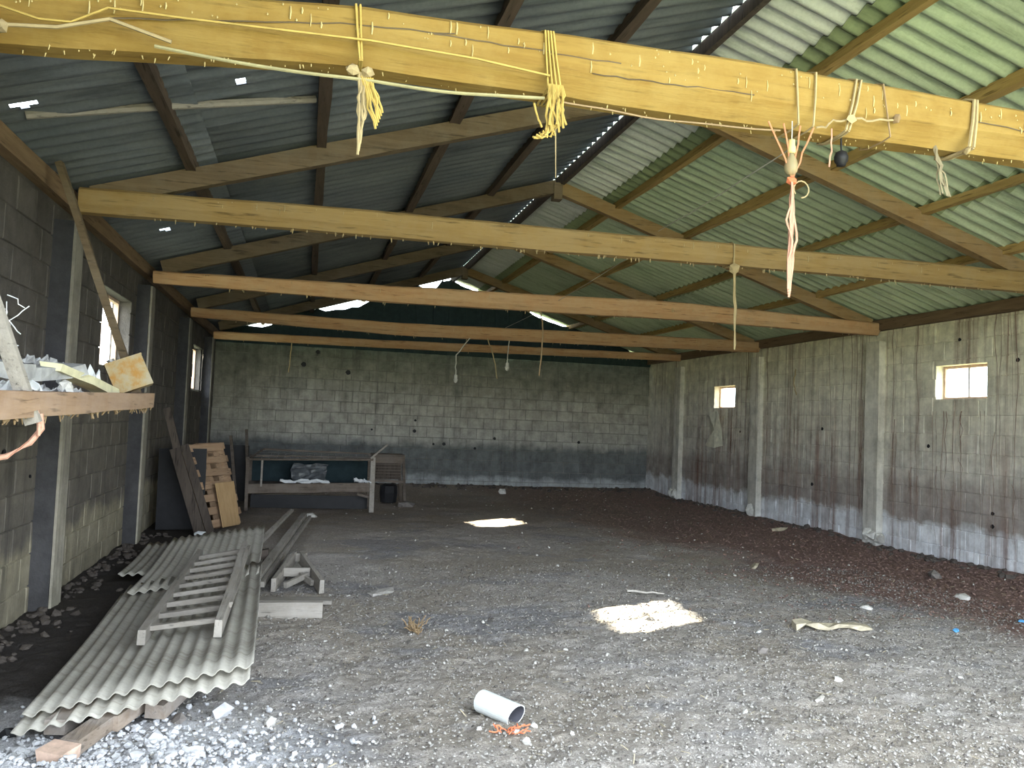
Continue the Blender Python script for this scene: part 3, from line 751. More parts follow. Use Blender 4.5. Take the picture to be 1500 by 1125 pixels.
# more ties round the first beam
def tie(label, mat, xs_, r=.006, knot=None, tails=()):
    b = MB(); t = thing('twine_tie', label, 'twine', (xs_[0][0], 3.91, 3.2), 'twine ties round the yellow beam')
    for (a, c) in xs_: loop_round(b, a, c, r)
    b.build('beam_loop', mat, t)
    if knot: MB().rock(knot, .03, (1.4, .7, .8)).build('knot', mat, t)
    for (p, q, s) in tails: MB().tube(wig(p, q, 8, .025, seed=s), r*.8, 4).build('tail', mat, t)
tie('double grey twine tied round the yellow beam right of the bulb', M['twine_pale'], [(2.81, 2.75), (2.84, 2.77)], .007, (2.76, YT-.02, 3.31), [((2.75, YT-.02, 3.31), (2.56, YT-.01, 3.24), 1), ((2.76, YT-.02, 3.31), (3.03, YT-.02, 3.34), 2)])
tie('thin twine knotted on the beam face further right', M['twine_brown'], [(2.98, 3.03)], .005, (3.05, YT-.02, 3.35))
tie('thick twine tied round the right end of the yellow beam in view', M['twine_pale'], [(3.58, 3.55), (3.60, 3.58)], .009, (3.52, YT-.01, 3.23))
b = MB().tube(wig((2.66, YT, 3.25), (2.65, YT, 3.04), 8, .02, seed=3), .005, 4)
solo(b, 'loose_twine', 'short loose twine end hanging between bulb and black lamp holder', 'twine', M['twine_pink'])
b = MB()
for k in range(8): b.tube(wig((3.40, YT+.10, 3.30), (3.39+random.uniform(-.03, .03), YT+random.uniform(-.02, .02), 2.94+random.uniform(0, .08)), 7, .03, seed=70+k), .005, 4)
solo(b, 'cobweb_tassel', 'dusty cobwebbed tassel hanging near the right end of the yellow beam', 'cobweb', M['cobweb'])
# ropes along the first beam
b = MB().tube(wig((-.72, YT, 3.18), (1.05, YT-.01, 3.19), 22, .012, .035, seed=1), .008, 6)
solo(b, 'slack_rope', 'pale slack rope strung along under the yellow beam', 'rope', M['rope'])
b = MB().tube(wig((1.10, YT, 3.19), (2.35, YT, 3.20), 16, .012, .02, seed=2), .005, 5)
solo(b, 'slack_rope', 'thinner rope continuing right under the yellow beam to the bulb', 'rope', M['twine_brown'])
b = MB().tube([(-1.45, YT-.04, 3.30), (-1.33, YT-.03, 3.25), (-1.17, YT-.03, 3.215), (-1.05, YT-.02, 3.225), (-.91, YT-.02, 3.31), (-.6, YT-.02, 3.315), (.2, YT-.022, 3.34), (.7, YT-.022, 3.33), (1.07, YT-.022, 3.30)], .006, 5)
solo(b, 'beam_cord', 'thin cord running across the face of the yellow beam', 'cord', M['twine_yellow'])
b = MB().tube([(-1.5, YT-.05, 3.10), (-1.3, YT-.04, 3.165), (-1.1, YT-.03, 3.19), (-.9, YT-.025, 3.26), (-.65, YT-.02, 3.20)], .009, 5)
b.rock((-1.31, YT-.04, 3.16), .03)
solo(b, 'knotted_cord', 'knotted cord at the far left end of the yellow beam', 'cord', M['twine_pale'])
b = MB().tube(wig((2.40, YT, 3.10), (3.16, 7.13, 3.48), 14, .01, .01, seed=4), .004, 4)
solo(b, 'light_line', 'taut thin white line running from the bulb to the second truss', 'cord', M['wire'])
b = MB().tube(wig((3.16, 7.33, 3.40), (3.3, 13.8, 3.26), 14, .01, .05, seed=5), .004, 4)
solo(b, 'light_line', 'thin white line sagging between the far trusses', 'cord', M['wire'])
# twine on second and third trusses
b = MB(); loop_round(b, 3.97, 3.97, .008, key=1); b.rock((3.97, 7.13, 3.19), .04, (1.2, .8, 1.2))
for k in range(3): b.tube(wig((3.965+k*.008, 7.13, 3.2), (3.99+k*.004, 7.12, 2.40+k*.02), 10, .02, seed=80+k), .008, 5)
solo(b, 'hanging_twine', 'single pale twine hanging from the second tie beam', 'twine', M['twine_pale'])
def dangle(label, pts, mat, r, end=None):
    b = MB(); P_ = []
    for a, c in zip(pts, pts[1:]): P_ += wig(a, c, 5, .02, seed=a[0])[:-1]
    P_.append(Vector(pts[-1])); b.tube(P_, r, 5)
    if end: b.lathe((pts[-1][0], pts[-1][1], pts[-1][2]), [(.012, .0), (.03, -.02), (.03, -.07), (.04, -.09), (.03, -.13), (.006, -.15)], 10)
    return solo(b, 'dangling_flex' if end else 'hanging_twine', label, 'cable' if end else 'twine', mat)
dangle('bent white flex with lamp holder dangling left under the fourth truss', [(2.73, 13.90, 3.09), (2.45, 13.8, 2.73), (2.46, 13.8, 2.40)], M['wire'], .010, True)
dangle('long pale twine curving down from the fourth truss', [(2.99, 13.90, 3.10), (3.10, 13.8, 2.77), (3.19, 13.8, 2.36)], M['twine_pale'], .010)
dangle('short flex with lamp holder under the fifth truss', [(3.41, 13.92, 3.10), (3.36, 13.8, 2.73), (3.36, 13.8, 2.66)], M['wire'], .009, True)
dangle('tangled brown twine hanging from third truss to the wall centre', [(3.0, 10.58, 3.17), (3.02, 10.46, 2.85), (2.99, 10.46, 2.25)], M['twine_brown'], .010)
dangle('pink twine looped on the right wall by the dark streaks', [(8.27, 12.62, 2.75), (8.26, 12.66, 2.5), (8.27, 12.58, 2.30)], M['twine_pale'], .012)
dangle('thin thread hanging on the dark upper left of the back wall', [(-.35, 17.25, 3.12), (-.36, 17.15, 2.8), (-.38, 17.15, 2.45)], M['twine_pale'], .012)

# ================================================================== RIGHT WALL ROOTS
b = MB()
cl = [(8.15, .10), (8.45, .10), (8.9, .12), (9.25, .15), (9.8, .16), (10.2, .08), (10.85, .1), (11.25, .18), (12.5, .35), (12.9, .12), (13.75, .1), (14.2, .3), (15.0, .4), (16.2, .3), (17.6, .5), (18.3, .4)]
for (yc, sd) in cl:
    for k in range(5):
        y0 = random.gauss(yc, sd); z0 = random.choice((random.uniform(1.0, 2.2), ZW, ZW)); z1 = random.choice((random.uniform(.15, .5), random.uniform(.5, 1.5)))
        if z1 > z0-.3: z1 = z0-.4
        if any(r[0]-.05 < y0 < r[1]+.05 and z0 > r[2] and z1 < r[3] for r in WIN_R): z0 = min(z0, 2.0)
        if z1 > z0-.2: continue
        pts = [(XR-.022+random.uniform(-.004, .003)-(.10 if any(abs(y0-d) < .22 for d in TD) else 0), y0+mnoise.noise(Vector((z0+q*.35, y0*3, k)))*.07, z0+(z1-z0)*q/9) for q in range(10)]
        b.tube(pts, random.uniform(.002, .005), 3, .4)
o = b.build('hanging_roots', M['root']); tag(o, 'dry reddish roots trailing down the right wall', 'roots', kind='stuff')
# torn sheet hanging below the small right window
b = MB(); pts = [(15.53, 2.05), (15.33, 2.0), (15.30, 1.7), (15.27, 1.32), (15.5, 1.26), (15.88, 1.30), (15.75, 1.55), (15.80, 1.85), (15.72, 1.95)]
n = len(pts); fr = [(XR-.07-.05*math.sin(i*1.7), y, z) for i, (y, z) in enumerate(pts)]; bk = [(x+.008, y, z) for (x, y, z) in fr]
c0 = (XR-.09, 15.52, 1.65)
b.add(fr + bk + [c0, (c0[0]+.008, c0[1], c0[2])], [(i, (i+1) % n, 2*n) for i in range(n)] + [((i+1) % n + n, i+n, 2*n+1) for i in range(n)] + [(i, i+n, (i+1) % n+n, (i+1) % n) for i in range(n)])
solo(b, 'torn_sack', 'torn buckled sack hanging under the small right window', 'sack', M['sack'])

# ================================================================== SHEET STACK, LADDER AND BOARDS ON THE LEFT
def free_sheet(label, corner, ang, length, waves, tilt_x, tilt_y, mat, group, sag=0.0, nl=10):
    """corner = near left corner; local x goes away from the camera, local y to the left."""
    me = sheet_mesh('corrugated_sheet', length, mat, waves=waves, nl=nl, seg=6, pitch=.0815, amp=.0125)
    for v in me.vertices:
        v.co.z += -sag*math.sin(math.pi*v.co.x/length) + mnoise.noise(Vector((v.co.x*.8, v.co.y*1.2, corner[2]*9)))*.012
    o = bpy.data.objects.new('corrugated_sheet', me); COL.objects.link(o)
    o.matrix_world = Matrix.Translation(corner) @ Matrix.Rotation(math.pi/2+ang, 4, 'Z') @ Matrix.Rotation(tilt_x, 4, 'Y') @ Matrix.Rotation(tilt_y, 4, 'X')
    WORLD[o.name] = o.matrix_world.copy()
    return tag(o, label, 'roof sheet', group)
GS = 'loose corrugated sheets stacked on the floor'
# near right corner (-.19, 4.36, .31), slope down to the wall on the left
free_sheet('top corrugated sheet of the floor stack, under the wooden ladder', (-.19, 4.42, .315), -.0 + .035, 3.05, 13, .0, -.19, M['sheet_stack'], GS, .01)
free_sheet('second corrugated sheet, its wavy edge showing below the top one', (-.20, 4.32, .265), .045, 3.05, 13, .0, -.19, M['sheet_stack'], GS, .01)
free_sheet('dusty corrugated sheet at the far end of the floor stack', (-.30, 6.95, .30), .030, 2.95, 12, .0, -.15, M['sheet_stack'], GS, .02)
free_sheet('lowest corrugated sheet, poking out against the left wall foot', (-.98, 8.0, .13), .03, 1.9, 7, .0, -.04, M['sheet_stack'], GS, .02)
# bearers under the stack
for k, (y, lab) in enumerate(((5.50, 'front timber bearer under the corrugated sheet stack'), (6.6, 'middle timber bearer under the corrugated sheet stack'), (8.9, 'rear timber bearer under the corrugated sheet stack'))):
    x0, x1 = -1.05, -.30; z0 = .045; 
    b = MB(); h0, h1 = .05, .20
    b.add([(x0, y-.05, -.03), (x1, y-.05, -.03), (x1, y-.05, h1), (x0, y-.05, h0), (x0, y+.05, -.03), (x1, y+.05, -.03), (x1, y+.05, h1), (x0, y+.05, h0)],
          [(0, 1, 2, 3), (5, 4, 7, 6), (1, 0, 4, 5), (2, 1, 5, 6), (3, 2, 6, 7), (0, 3, 7, 4)])
    solo(b, 'timber_bearer', lab, 'timber', M['dark_wood'], group='bearers under the sheet stack')
# planks poking out from beneath
plk = [((-1.08, 4.34, .075), (-.80, 5.35, .10), .10, 'narrow buried plank leftmost under the sheet edge'), ((-.95, 4.08, .07), (-.58, 5.25, .12), .085, 'longest buried plank reaching out into the ash'),
       ((-.82, 4.34, .08), (-.50, 5.3, .13), .05, 'thin buried batten beside the longest plank'), ((-.66, 4.48, .08), (-.42, 5.3, .13), .10, 'short buried plank on the right under the sheet edge')]
for a, c, w_, lab in plk:
    solo(MB().bar(a, c, w_, .07, jit=.004, seg=3), 'buried_plank', lab, 'plank', M['board_plank'], group='planks under the sheet stack')
b = MB().bar((-.99, 3.93, .08), (-.95, 4.05, .085), .11, .07, jit=.012); solo(b, 'brick_piece', 'broken pale brick at the end of the longest plank', 'brick', M['brick_pink'])
# ladder lying on the sheets
lad = thing('ladder', 'grey wooden ladder lying on the corrugated sheets', 'ladder', (-.66, 5.2, .28))
def lz(x, y): return .295 + (x+.19)*.19 + .0*(y-5)
A0, A1 = Vector((-.86, 5.20, .265)), Vector((-.895, 8.25, .25)); B0, B1 = Vector((-.43, 5.08, .338)), Vector((-.49, 8.1, .345))
MB().bar(A0, A1, .045, .09, jit=.004, seg=4).build('rail', M['grey_wood'], lad)
MB().bar(B0, B1, .045, .10, jit=.004, seg=4, wob=.004).build('rail', M['grey_wood'], lad)
for k in range(9):
    f = .055 + k*.105
    MB().bar(A0.lerp(A1, f)+Vector((-.0, .0, .012)), B0.lerp(B1, f+.01)+Vector((.0, 0, .01)), .05, .03, jit=.003, seg=2).build('rung', M['grey_wood_x'], lad)
b = MB().bar((-.41, 5.6, .36), (-.44, 7.9, .37), .03, .04, jit=.006, seg=6, wob=.008)
solo(b, 'batten', 'rough batten lying along the right rail of the ladder', 'batten', M['grey_wood'])
# battens and frames right of the stack
for a, c, w_, h_, lab in (((-.36, 7.75, .10), (.06, 12.4, .14), .075, .06, 'long grey batten leaning out beyond the sheet stack, thicker one'), ((-.30, 7.7, .07), (.14, 12.5, .10), .04, .05, 'long thin grey batten alongside the thicker one'),
                        ((-.42, 9.6, .16), (-.12, 12.3, .22), .05, .04, 'short pale stick resting beyond the sheet stack')):
    solo(MB().bar(a, c, w_, h_, jit=.003, seg=5), 'batten', lab, 'batten', M['grey_wood'], group='battens beside the sheet stack')
tr = thing('trestle_frame', 'small wooden A-shaped trestle frame lying on the floor', 'trestle', (0, 8.2, 0))
MB().bar((.03, 8.85, .12), (.22, 7.62, .06), .04, .12, jit=.004).build('trestle_leg', M['grey_wood'], tr)
MB().bar((-.04, 8.85, .12), (-.20, 7.72, .06), .04, .12, jit=.004).build('trestle_leg', M['grey_wood'], tr)
MB().bar((-.15, 8.15, .10), (.12, 8.12, .10), .04, .08).build('crossbar', M['grey_wood_x'], tr)
MB().bar((-.10, 7.75, .05), (.10, 8.05, .09), .03, .05).build('brace', M['grey_wood'], tr)
MB().bar((-.09, 8.86, .12), (.09, 8.84, .13), .09, .08).build('head_block', M['grey_wood_x'], tr)
MB().bar((.03, 8.1, .08), (.14, 7.85, .05), .03, .05).build('brace', M['grey_wood'], tr)
b = MB().bar((-.32, 6.73, .065), (.21, 6.70, .065), .05, .13, jit=.003); solo(b, 'plank_end', 'plank standing on edge in front of the trestle frame', 'plank', M['grey_wood_x'])
b = MB().bar((-.35, 7.25, .03), (.30, 7.2, .03), .16, .03, jit=.004); solo(b, 'floor_plank', 'flat dusty plank between trestle and upright plank', 'plank', M['grey_wood_x'])
b = MB().rock((.13, 8.75, .03), .05, (1.4, .5, .5)); solo(b, 'red_scrap', 'small red and white scrap behind the trestle frame', 'scrap', M['orange_net'])

# ================================================================== PALLETS AND LEANING BOARDS
def pallet(label, base, topx, y0, y1, h, mat, slats=7, turn=-.5):
    """Leaning on its edge: base x at the floor, top x higher up; slats run along y."""
    t = thing('pallet', label, 'pallet', (base, (y0+y1)/2, 0), 'pallets leaning by the left wall')
    a = Vector((base, 0, .02)); c = Vector((topx, 0, h)); d = (c-a).normalized(); nrm = Vector((d.z, 0, -d.x))
    for yy in (y0+.05, (y0+y1)/2, y1-.05):
        p0, p1 = a+Vector((0, yy, 0)), c+Vector((0, yy, 0)); MB().bar(p0-nrm*.05, p1-nrm*.05, .08 if yy != y0+.05 else .10, .09, upv=nrm, jit=.002).build('stringer', mat, t)
    for s_, cnt, th in ((1, slats, .004), (-1, 3, .004)):
        for k in range(cnt):
            f = .05 + .9*k/(cnt-1); p = a.lerp(c, f) + nrm*(.01 if s_ > 0 else -.112)
            MB().bar(p+Vector((0, y0, 0)), p+Vector((0, y1, 0)), .10, .02, upv=nrm, jit=.003).build('slat', mat, t)
    t.rotation_euler.z = turn
    return t
pallet('tan pallet leaning left, nearest of the leaning stack', -1.02, -1.40, 11.55, 12.35, 1.14, M['pallet'])
pallet('second tan pallet leaning behind the nearest one', -1.05, -1.42, 12.75, 13.5, 1.12, M['pallet'], 6, -.4)
b = MB().bar((-1.13, 11.45, .0), (-1.52, 11.48, 1.15), .10, .05, upv=(0, 1, 0), jit=.004); solo(b, 'leaning_board', 'dark narrow board leaning against the near edge of the pallet', 'board', M['dark_wood'])
b = MB().bar((-1.28, 11.40, .0), (-1.76, 11.45, 1.62), .09, .04, upv=(0, 1, 0), jit=.004); solo(b, 'leaning_board', 'long dark pole leaning up past the pallets to the wall', 'board', M['dark_wood'])
b = MB().bar((-1.24, 11.30, .0), (-1.62, 11.34, 1.1), .13, .03, upv=(0, 1, 0), jit=.004); solo(b, 'leaning_board', 'dark-brown plank leaning at the left of the pallets', 'board', M['dark_wood'])
b = MB().bar((-1.56, 11.78, .0), (-1.58, 11.86, 1.08), .60, .03, upv=(0, 1, 0), jit=.004); solo(b, 'dark_panel', 'black panel leaning on the left wall behind the boards', 'panel', M['black'])
b = MB().bar((-.90, 12.0, .03), (-1.06, 12.0, .62), .42, .018, upv=(1, 0, .3), jit=.012); solo(b, 'plywood_offcut', 'tan plywood offcut leaning against the pallet foot', 'plywood', M['plywood']).rotation_euler.z = -.5
for (x0, y0_, x1, z1, lab) in ((-1.05, 14.6, -1.22, 1.2, 'thin grey pole leaning in the dark corner, left one'), (-.92, 15.4, -1.02, 1.3, 'thin grey pole leaning in the dark corner, right one')):
    b = MB().bar((x0, y0_, 0), (x1, y0_+.1, z1), .05, .05, upv=(0, 1, 0), jit=.004); solo(b, 'leaning_pole', lab, 'pole', M['rack_wood'])
b = MB().bar((-1.40, 15.6, 0), (-1.40, 15.75, 1.0), .85, .05, upv=(0, 1, 0), jit=.01); solo(b, 'dark_panel', 'black panel added for the darkness of the far left corner', 'panel', M['black'])  # added sheet, its black stands in for the dark of this corner
b = MB().rock((-1.22, 10.95, .06), .06, (1.3, .6, .5)); solo(b, 'white_scrap', 'crumpled white scrap at the foot of the dark boards', 'scrap', M['tarp'])

# ================================================================== RACKS AT THE BACK
rk = thing('cage_rack', 'long low wire cage rack with draped plastic near the back wall', 'rack', (.15, 14.4, 0))
x0, x1, y0, y1 = -.87, 1.16, 14.10, 14.85
def zt(x): return .84 + (x-x0)/(x1-x0)*.05
for (x, y, w_, mt) in ((x1, y0, .075, 'grey_wood'), (x0, y0, .05, 'rack_wood'), (x1, y1, .05, 'rack_wood'), (x0, y1, .05, 'rack_wood')):
    MB().bar((x, y, 0), (x-.01, y, zt(x)+.04), w_, w_, upv=(0, 1, 0), jit=.004).build('leg', M[mt], rk)
MB().bar((x0, y0-.02, zt(x0)), (x1, y0-.02, zt(x1)), .035, .035, jit=.003, seg=4).build('front_rail', M['rack_wood'], rk)
MB().bar((x0+.2, y1, zt(x0)+.14), (x1, y1, zt(x1)+.06), .03, .03, jit=.003, seg=4).build('back_rail', M['rack_wood'], rk)
MB().bar((x0+.1, y0+.3, zt(x0)+.04), (x1, y0+.3, zt(x1)+.01), .03, .03, jit=.003, seg=4).build('middle_rail', M['rack_wood'], rk)
MB().bar((x0+.22, y0-.01, .40), (x0+.22, y0-.01, zt(x0)), .03, .03, upv=(0, 1, 0)).build('front_post', M['grey_wood_x'], rk)
MB().bar((x0, y0, zt(x0)), (x0+.2, y1, zt(x0)+.14), .03, .03).build('side_rail', M['rack_wood'], rk)
b = MB()
for k in range(15):
    x = x0+.2+k*.12; b.tube([(x, y0, zt(x)+.01), (x+.02, y1, zt(x)+.08-.04*k/15)], .004, 4)
for k in range(4): b.tube([(x0+.1, y0+.15+k*.17, zt(x0)+.03+.03*k), (x1, y0+.15+k*.17, zt(x1)+.02+.01*k)], .005, 4)
b.build('wire_lid', M['steel'], rk)
MB().bar((x0, y0+.0, .36), (x1, y0+.0, .42), .03, .15, jit=.005, seg=4).build('trough_board', M['rack_wood'], rk)
MB().box(((x0+x1)/2, (y0+y1)/2, .42), (x1-x0, y1-y0, .02)).build('cage_floor', M['rack_wood'], rk)
MB().box(((x0+x1)/2, y1+.01, .62), (x1-x0, .02, .42)).build('back_panel', M['blue_dark'], rk)
MB().box(((x0+x1)/2, y0+.28, .13), (x1-x0-.1, .02, .22)).build('lower_panel', M['black'], rk)
MB().bar((x1-.25, y0+.0, .30), (x1, y0+.0, .24), .03, .04).build('brace', M['rack_wood'], rk)
MB().bar((x1-.05, y0-.03, zt(x1)+.02), (x1+.23, y0-.03, zt(x1)+.27), .03, .03, upv=(0, 1, 0)).build('loose_stick', M['grey_wood_x'], rk)
def crumple(mb, c, sx, sy, sz, n=9, seed=0):
    """A crumpled sheet as a closed thin shell."""
    def P_(i, j, o):
        u, v = i/n-.5, j/n-.5
        nv = mnoise.noise_vector(Vector((u*4+seed, v*4, seed*2.1)))
        return (c[0]+u*sx+nv.x*sx*.12, c[1]+v*sy+nv.y*sy*.12, c[2]+abs(nv.z)*sz+o)
    vs_ = [P_(i, j, 0) for i in range(n+1) for j in range(n+1)] + [P_(i, j, -.006) for i in range(n+1) for j in range(n+1)]
    N = (n+1)**2; fs = []
    for i in range(n):
        for j in range(n):
            a = i*(n+1)+j; q = (a, a+n+1, a+n+2, a+1); fs += [q, tuple(N+k for k in reversed(q))]
    for k in range(n):
        for (a, b2) in ((k*(n+1), (k+1)*(n+1)), ((k+1)*(n+1)+n, k*(n+1)+n), (k+1, k), (n*(n+1)+k, n*(n+1)+k+1)):
            fs.append((a, b2, N+b2, N+a))
    return mb.add(vs_, fs)
for (c, s_, sd, lab) in (((.05, 14.13, .47), (.75, .14, .10), 1, 'crumpled clear plastic on the trough of the cage rack'), ((1.0, 14.15, .49), (.28, .18, .13), 4, 'small bunched plastic at the right end of the cage rack')):
    solo(crumple(MB(), c, *s_, seed=sd), 'plastic_film', lab, 'plastic', M['tarp'])
o = solo(crumple(MB(), (.12, 14.35, .50), .55, .30, .10, seed=7), 'plastic_film', 'torn clear plastic hanging inside the cage rack', 'plastic', M['film'])
o.rotation_euler.x = 1.25; o.location.z = .62
rk2 = thing('wire_stand', 'smaller wooden stand with slatted basket right of the cage rack', 'rack', (1.58, 15.7, 0))
for (x, y) in ((1.29, 15.45), (1.82, 15.45), (1.29, 15.95), (1.80, 15.95)):
    MB().bar((x+(.07 if x > 1.5 else 0), y, 0), (x, y, .92), .05, .05, upv=(0, 1, 0), jit=.004).build('leg', M['rack_wood'], rk2)
MB().box((1.55, 15.7, .90), (.60, .56, .05)).build('stand_top', M['rack_wood'], rk2)
MB().box((1.55, 15.44, .82), (.54, .025, .12)).build('top_apron', M['rack_wood'], rk2)
MB().bar((1.29, 15.43, .44), (1.84, 15.43, .42), .03, .05).build('lower_rail', M['rack_wood'], rk2)
for k in range(5): MB().bar((1.31, 15.43, .52+k*.055), (1.80, 15.43, .52+k*.055), .012, .012).build('slat', M['rack_wood'], rk2)
MB().box((1.55, 15.72, .62), (.48, .4, .32)).build('basket', M['dark_wood'], rk2)
b = MB().lathe((1.6, 15.65, 0), [(.15, .02), (.17, .2), (.16, .33), (.1, .36), (.02, .36)], 12); solo(b, 'black_bucket', 'black bucket under the smaller wooden stand', 'bucket', M['black'])

# ================================================================== HANGING SHELF ON THE LEFT
sh = thing('hanging_shelf', 'rough timber shelf hung from the roof along the left wall', 'shelf', (-1.4, 4.9, 1.55))
MB().bar((-1.10, 2.6, 1.575), (-1.10, 6.42, 1.66), .05, .105, jit=.005, seg=6).build('front_plank', M['shelf_wood'], sh)
MB().bar((-1.55, 2.6, 1.53), (-1.55, 6.3, 1.60), .16, .06, jit=.005, seg=6).build('inner_bearer', M['shelf_wood'], sh)
for k in range(9):
    y = 2.75+k*.42; z = 1.575 + (y-2.6)*.022 + .015
    MB().bar((-1.90, y, z), (-1.13, y, z), .19, .025, jit=.005).build('shelf_board', M['shelf_wood'], sh)
MB().bar((-1.08, 3.74, 1.52), (-1.50, 3.62, 2.75), .055, .035, upv=(0, 1, 0), jit=.003, seg=3).build('hanger', M['grey_wood'], sh)
MB().bar((-1.13, 6.15, 1.66), (-1.83, 6.50, 3.36), .05, .05, upv=(0, 1, 0), jit=.004, seg=4).build('hanger', M['rafter_dark'], sh)
MB().bar((-1.12, 3.0, 1.53), (-1.09, 3.75, 1.60), .05, .05, jit=.004).build('corner_brace', M['shelf_wood'], sh)
b = MB()
for k in range(70):
    y = random.uniform(3.2, 6.45); z = 1.585+(y-2.6)*.0225-.055
    b.tube([(-1.10+random.uniform(-.02, .02), y, z+.012), (-1.10+random.uniform(-.03, .02), y+random.uniform(-.02, .02), z-random.uniform(.01, .045))], random.uniform(.006, .013), 4, .3)
b.build('cobweb_fringe', M['twine_brown'], sh, kind='stuff')
# things on the shelf
def at_shelf(y): return 1.575+(y-2.6)*.022+.03
# rusty tin, tilted
t = thing('rusty_tin', 'rusty square tin standing tilted at the far end of the hanging shelf', 'tin', (-1.17, 6.12, at_shelf(6.12)))
Rt = Matrix.Rotation(-.42, 3, 'Y') @ Matrix.Rotation(.25, 3, 'Z')
cc_ = Vector((-1.20, 6.12, at_shelf(6.12)+.145))
MB().box(cc_, (.24, .12, .21), Rt, jit=.004).build('tin_body', M['rust_tin'], t)
MB().box(cc_+Rt @ Vector((0, 0, .108)), (.246, .126, .012), Rt).build('rim', M['rust_tin'], t)
MB().box(cc_+Rt @ Vector((0, 0, -.106)), (.246, .126, .012), Rt).build('rim', M['rust_tin'], t)
MB().lathe(cc_+Rt @ Vector((-.07, 0, .112)), [(.025, 0), (.025, .025), (.003, .026)], 10, Rt).build('cap', M['steel'], t)
b = MB().bar((-1.30, 4.72, 1.80), (-1.22, 5.72, 1.69), .11, .05, jit=.01, seg=4)
solo(b, 'wrapped_board', 'pale wrapped board lying slanted among the shelf clutter', 'board', M['lime_bag'])
b = MB().bar((-1.42, 4.40, 1.74), (-1.30, 5.10, 1.80), .17, .06, jit=.012, seg=4)
solo(b, 'grey_plank', 'grey plank on the shelf behind the hanging strut', 'plank', M['bag_grey'])
b = MB().bar((-1.45, 3.75, 1.73), (-1.38, 4.5, 1.76), .16, .08, jit=.015, seg=4)
solo(b, 'grey_plank', 'short grey plank at the left edge of the shelf', 'plank', M['bag_grey'])
for i, (c, s_, mt, lab) in enumerate((((-1.42, 5.25, 1.78), (.22, .3, .16), 'tarp', 'crumpled white plastic bag heaped mid shelf'), ((-1.38, 5.62, 1.72), (.22, .26, .22), 'tarp', 'crumpled plastic bag on the shelf below the window'),
                                 ((-1.26, 4.75, 1.66), (.16, .36, .10), 'bag_grey', 'grey rag on the shelf behind the front plank'), ((-1.24, 3.95, 1.64), (.2, .3, .10), 'tarp', 'white cloth at the near left end of the shelf'),
                                 ((-1.48, 4.95, 1.80), (.2, .3, .12), 'bag_grey', 'bunched grey sack at the back of the shelf'))):
    solo(crumple(MB(), c, *s_, seed=10+i*3), 'plastic_bag' if mt == 'tarp' else 'sack', lab, 'bag', M[mt], group='bags on the hanging shelf')
b = MB().rock((-1.2, 4.62, 1.685), .045, (1, 1, .9)).rock((-1.2, 4.62, 1.70), .03); solo(b, 'white_lump', 'white lump beside the hanging strut on the shelf', 'stone', M['stone'])
b = MB().tube([(-1.07, 3.78, 1.56), (-1.06, 3.78, 1.50), (-1.09, 3.74, 1.44), (-1.16, 3.70, 1.385), (-1.25, 3.66, 1.365), (-1.36, 3.6, 1.36)], .012, 6); b.tube(wig((-1.075, 3.75, 1.58), (-1.06, 3.74, 1.47), 5, .02, seed=2), .008, 5)
solo(b, 'pink_rope', 'pink rope curling down from the shelf corner at the left edge', 'rope', M['twine_pink'])
b = MB()
for k in range(9): b.tube(wig((-1.30+random.uniform(-.03, .03), 3.95, 1.95+random.uniform(-.08, .12)), (-1.24+random.uniform(-.05, .05), 3.98, 1.93+random.uniform(-.1, .12)), 4, .03, seed=90+k), .0025, 4)
solo(b, 'cobweb_threads', 'bright cobweb threads beside the shelf strut', 'cobweb', M['tarp'])

# ================================================================== THINGS ON THE FLOOR
# white pipe
axis = Vector((.50, -.86, -.02)).normalized(); p0 = Vector((1.03, 4.50, .055)); Lp = .27
rotp = axis.to_track_quat('Z', 'Y').to_matrix()
t = thing('drain_pipe', 'short white plastic drainpipe offcut on the floor in the foreground', 'pipe', (1.1, 4.37, 0))
b = MB(); N_ = 28; R0, R1 = .062, .057; rings = []
for (r, z, k_) in ((R1, .0, 1), (R0, 0, 1), (R0, Lp*.5, 1), (R0, Lp, 1), (R1, Lp, 1)):
    rings.append([p0 + rotp @ Vector((r*math.cos(2*math.pi*k/N_)*1.0, r*math.sin(2*math.pi*k/N_), z + (0.02*math.sin(2*math.pi*k/N_) if z == Lp else 0))) for k in range(N_)])
b.loft(rings, cap=False); b.build('pipe_wall', M['pvc'], t, smooth=False)
b = MB(); b.loft([[p0 + rotp @ Vector((R1*math.cos(2*math.pi*k/N_), R1*math.sin(2*math.pi*k/N_), z + (0.02*math.sin(2*math.pi*k/N_) if z == Lp else 0))) for k in range(N_)] for z in (Lp, 0)], cap=False)
b.build('pipe_bore', M['pvc_in'], t)
# scraps
b = MB()
for k in range(14):
    a = Vector((1.09+random.uniform(-.05, .06), 4.13+random.uniform(-.05, .05), fz(1.09, 4.13)+.015)); b.tube(wig(a, a+Vector((random.uniform(-.08, .08), random.uniform(-.05, .05), random.uniform(0, .03))), 4, .02, seed=k), .004, 4)
solo(b, 'orange_scrap', 'frayed orange netting scrap below the white pipe', 'scrap', M['orange_net'])
def stone(label, x, y, r, sq, mat, name='stone', cat='stone', group=None):
    b = MB().rock((x, y, fz(x, y)+r*sq[2]*.35), r, sq, .28); return solo(b, name, label, cat, mat, group=group)
stone('white pebble on the floor right below the white pipe', 1.16, 4.02, .028, (1, 1, .8), M['stone'])
stone('pale stone beside the orange scrap', 1.14, 4.16, .022, (1.2, 1, .7), M['stone'])
b = MB().bar((4.0, 6.05, .03), (4.62, 5.92, .035), .10, .035, jit=.018, seg=7, wob=.012); solo(b, 'bark_slab', 'pale slab of bark lying on the floor at the right', 'bark', M['bark'])
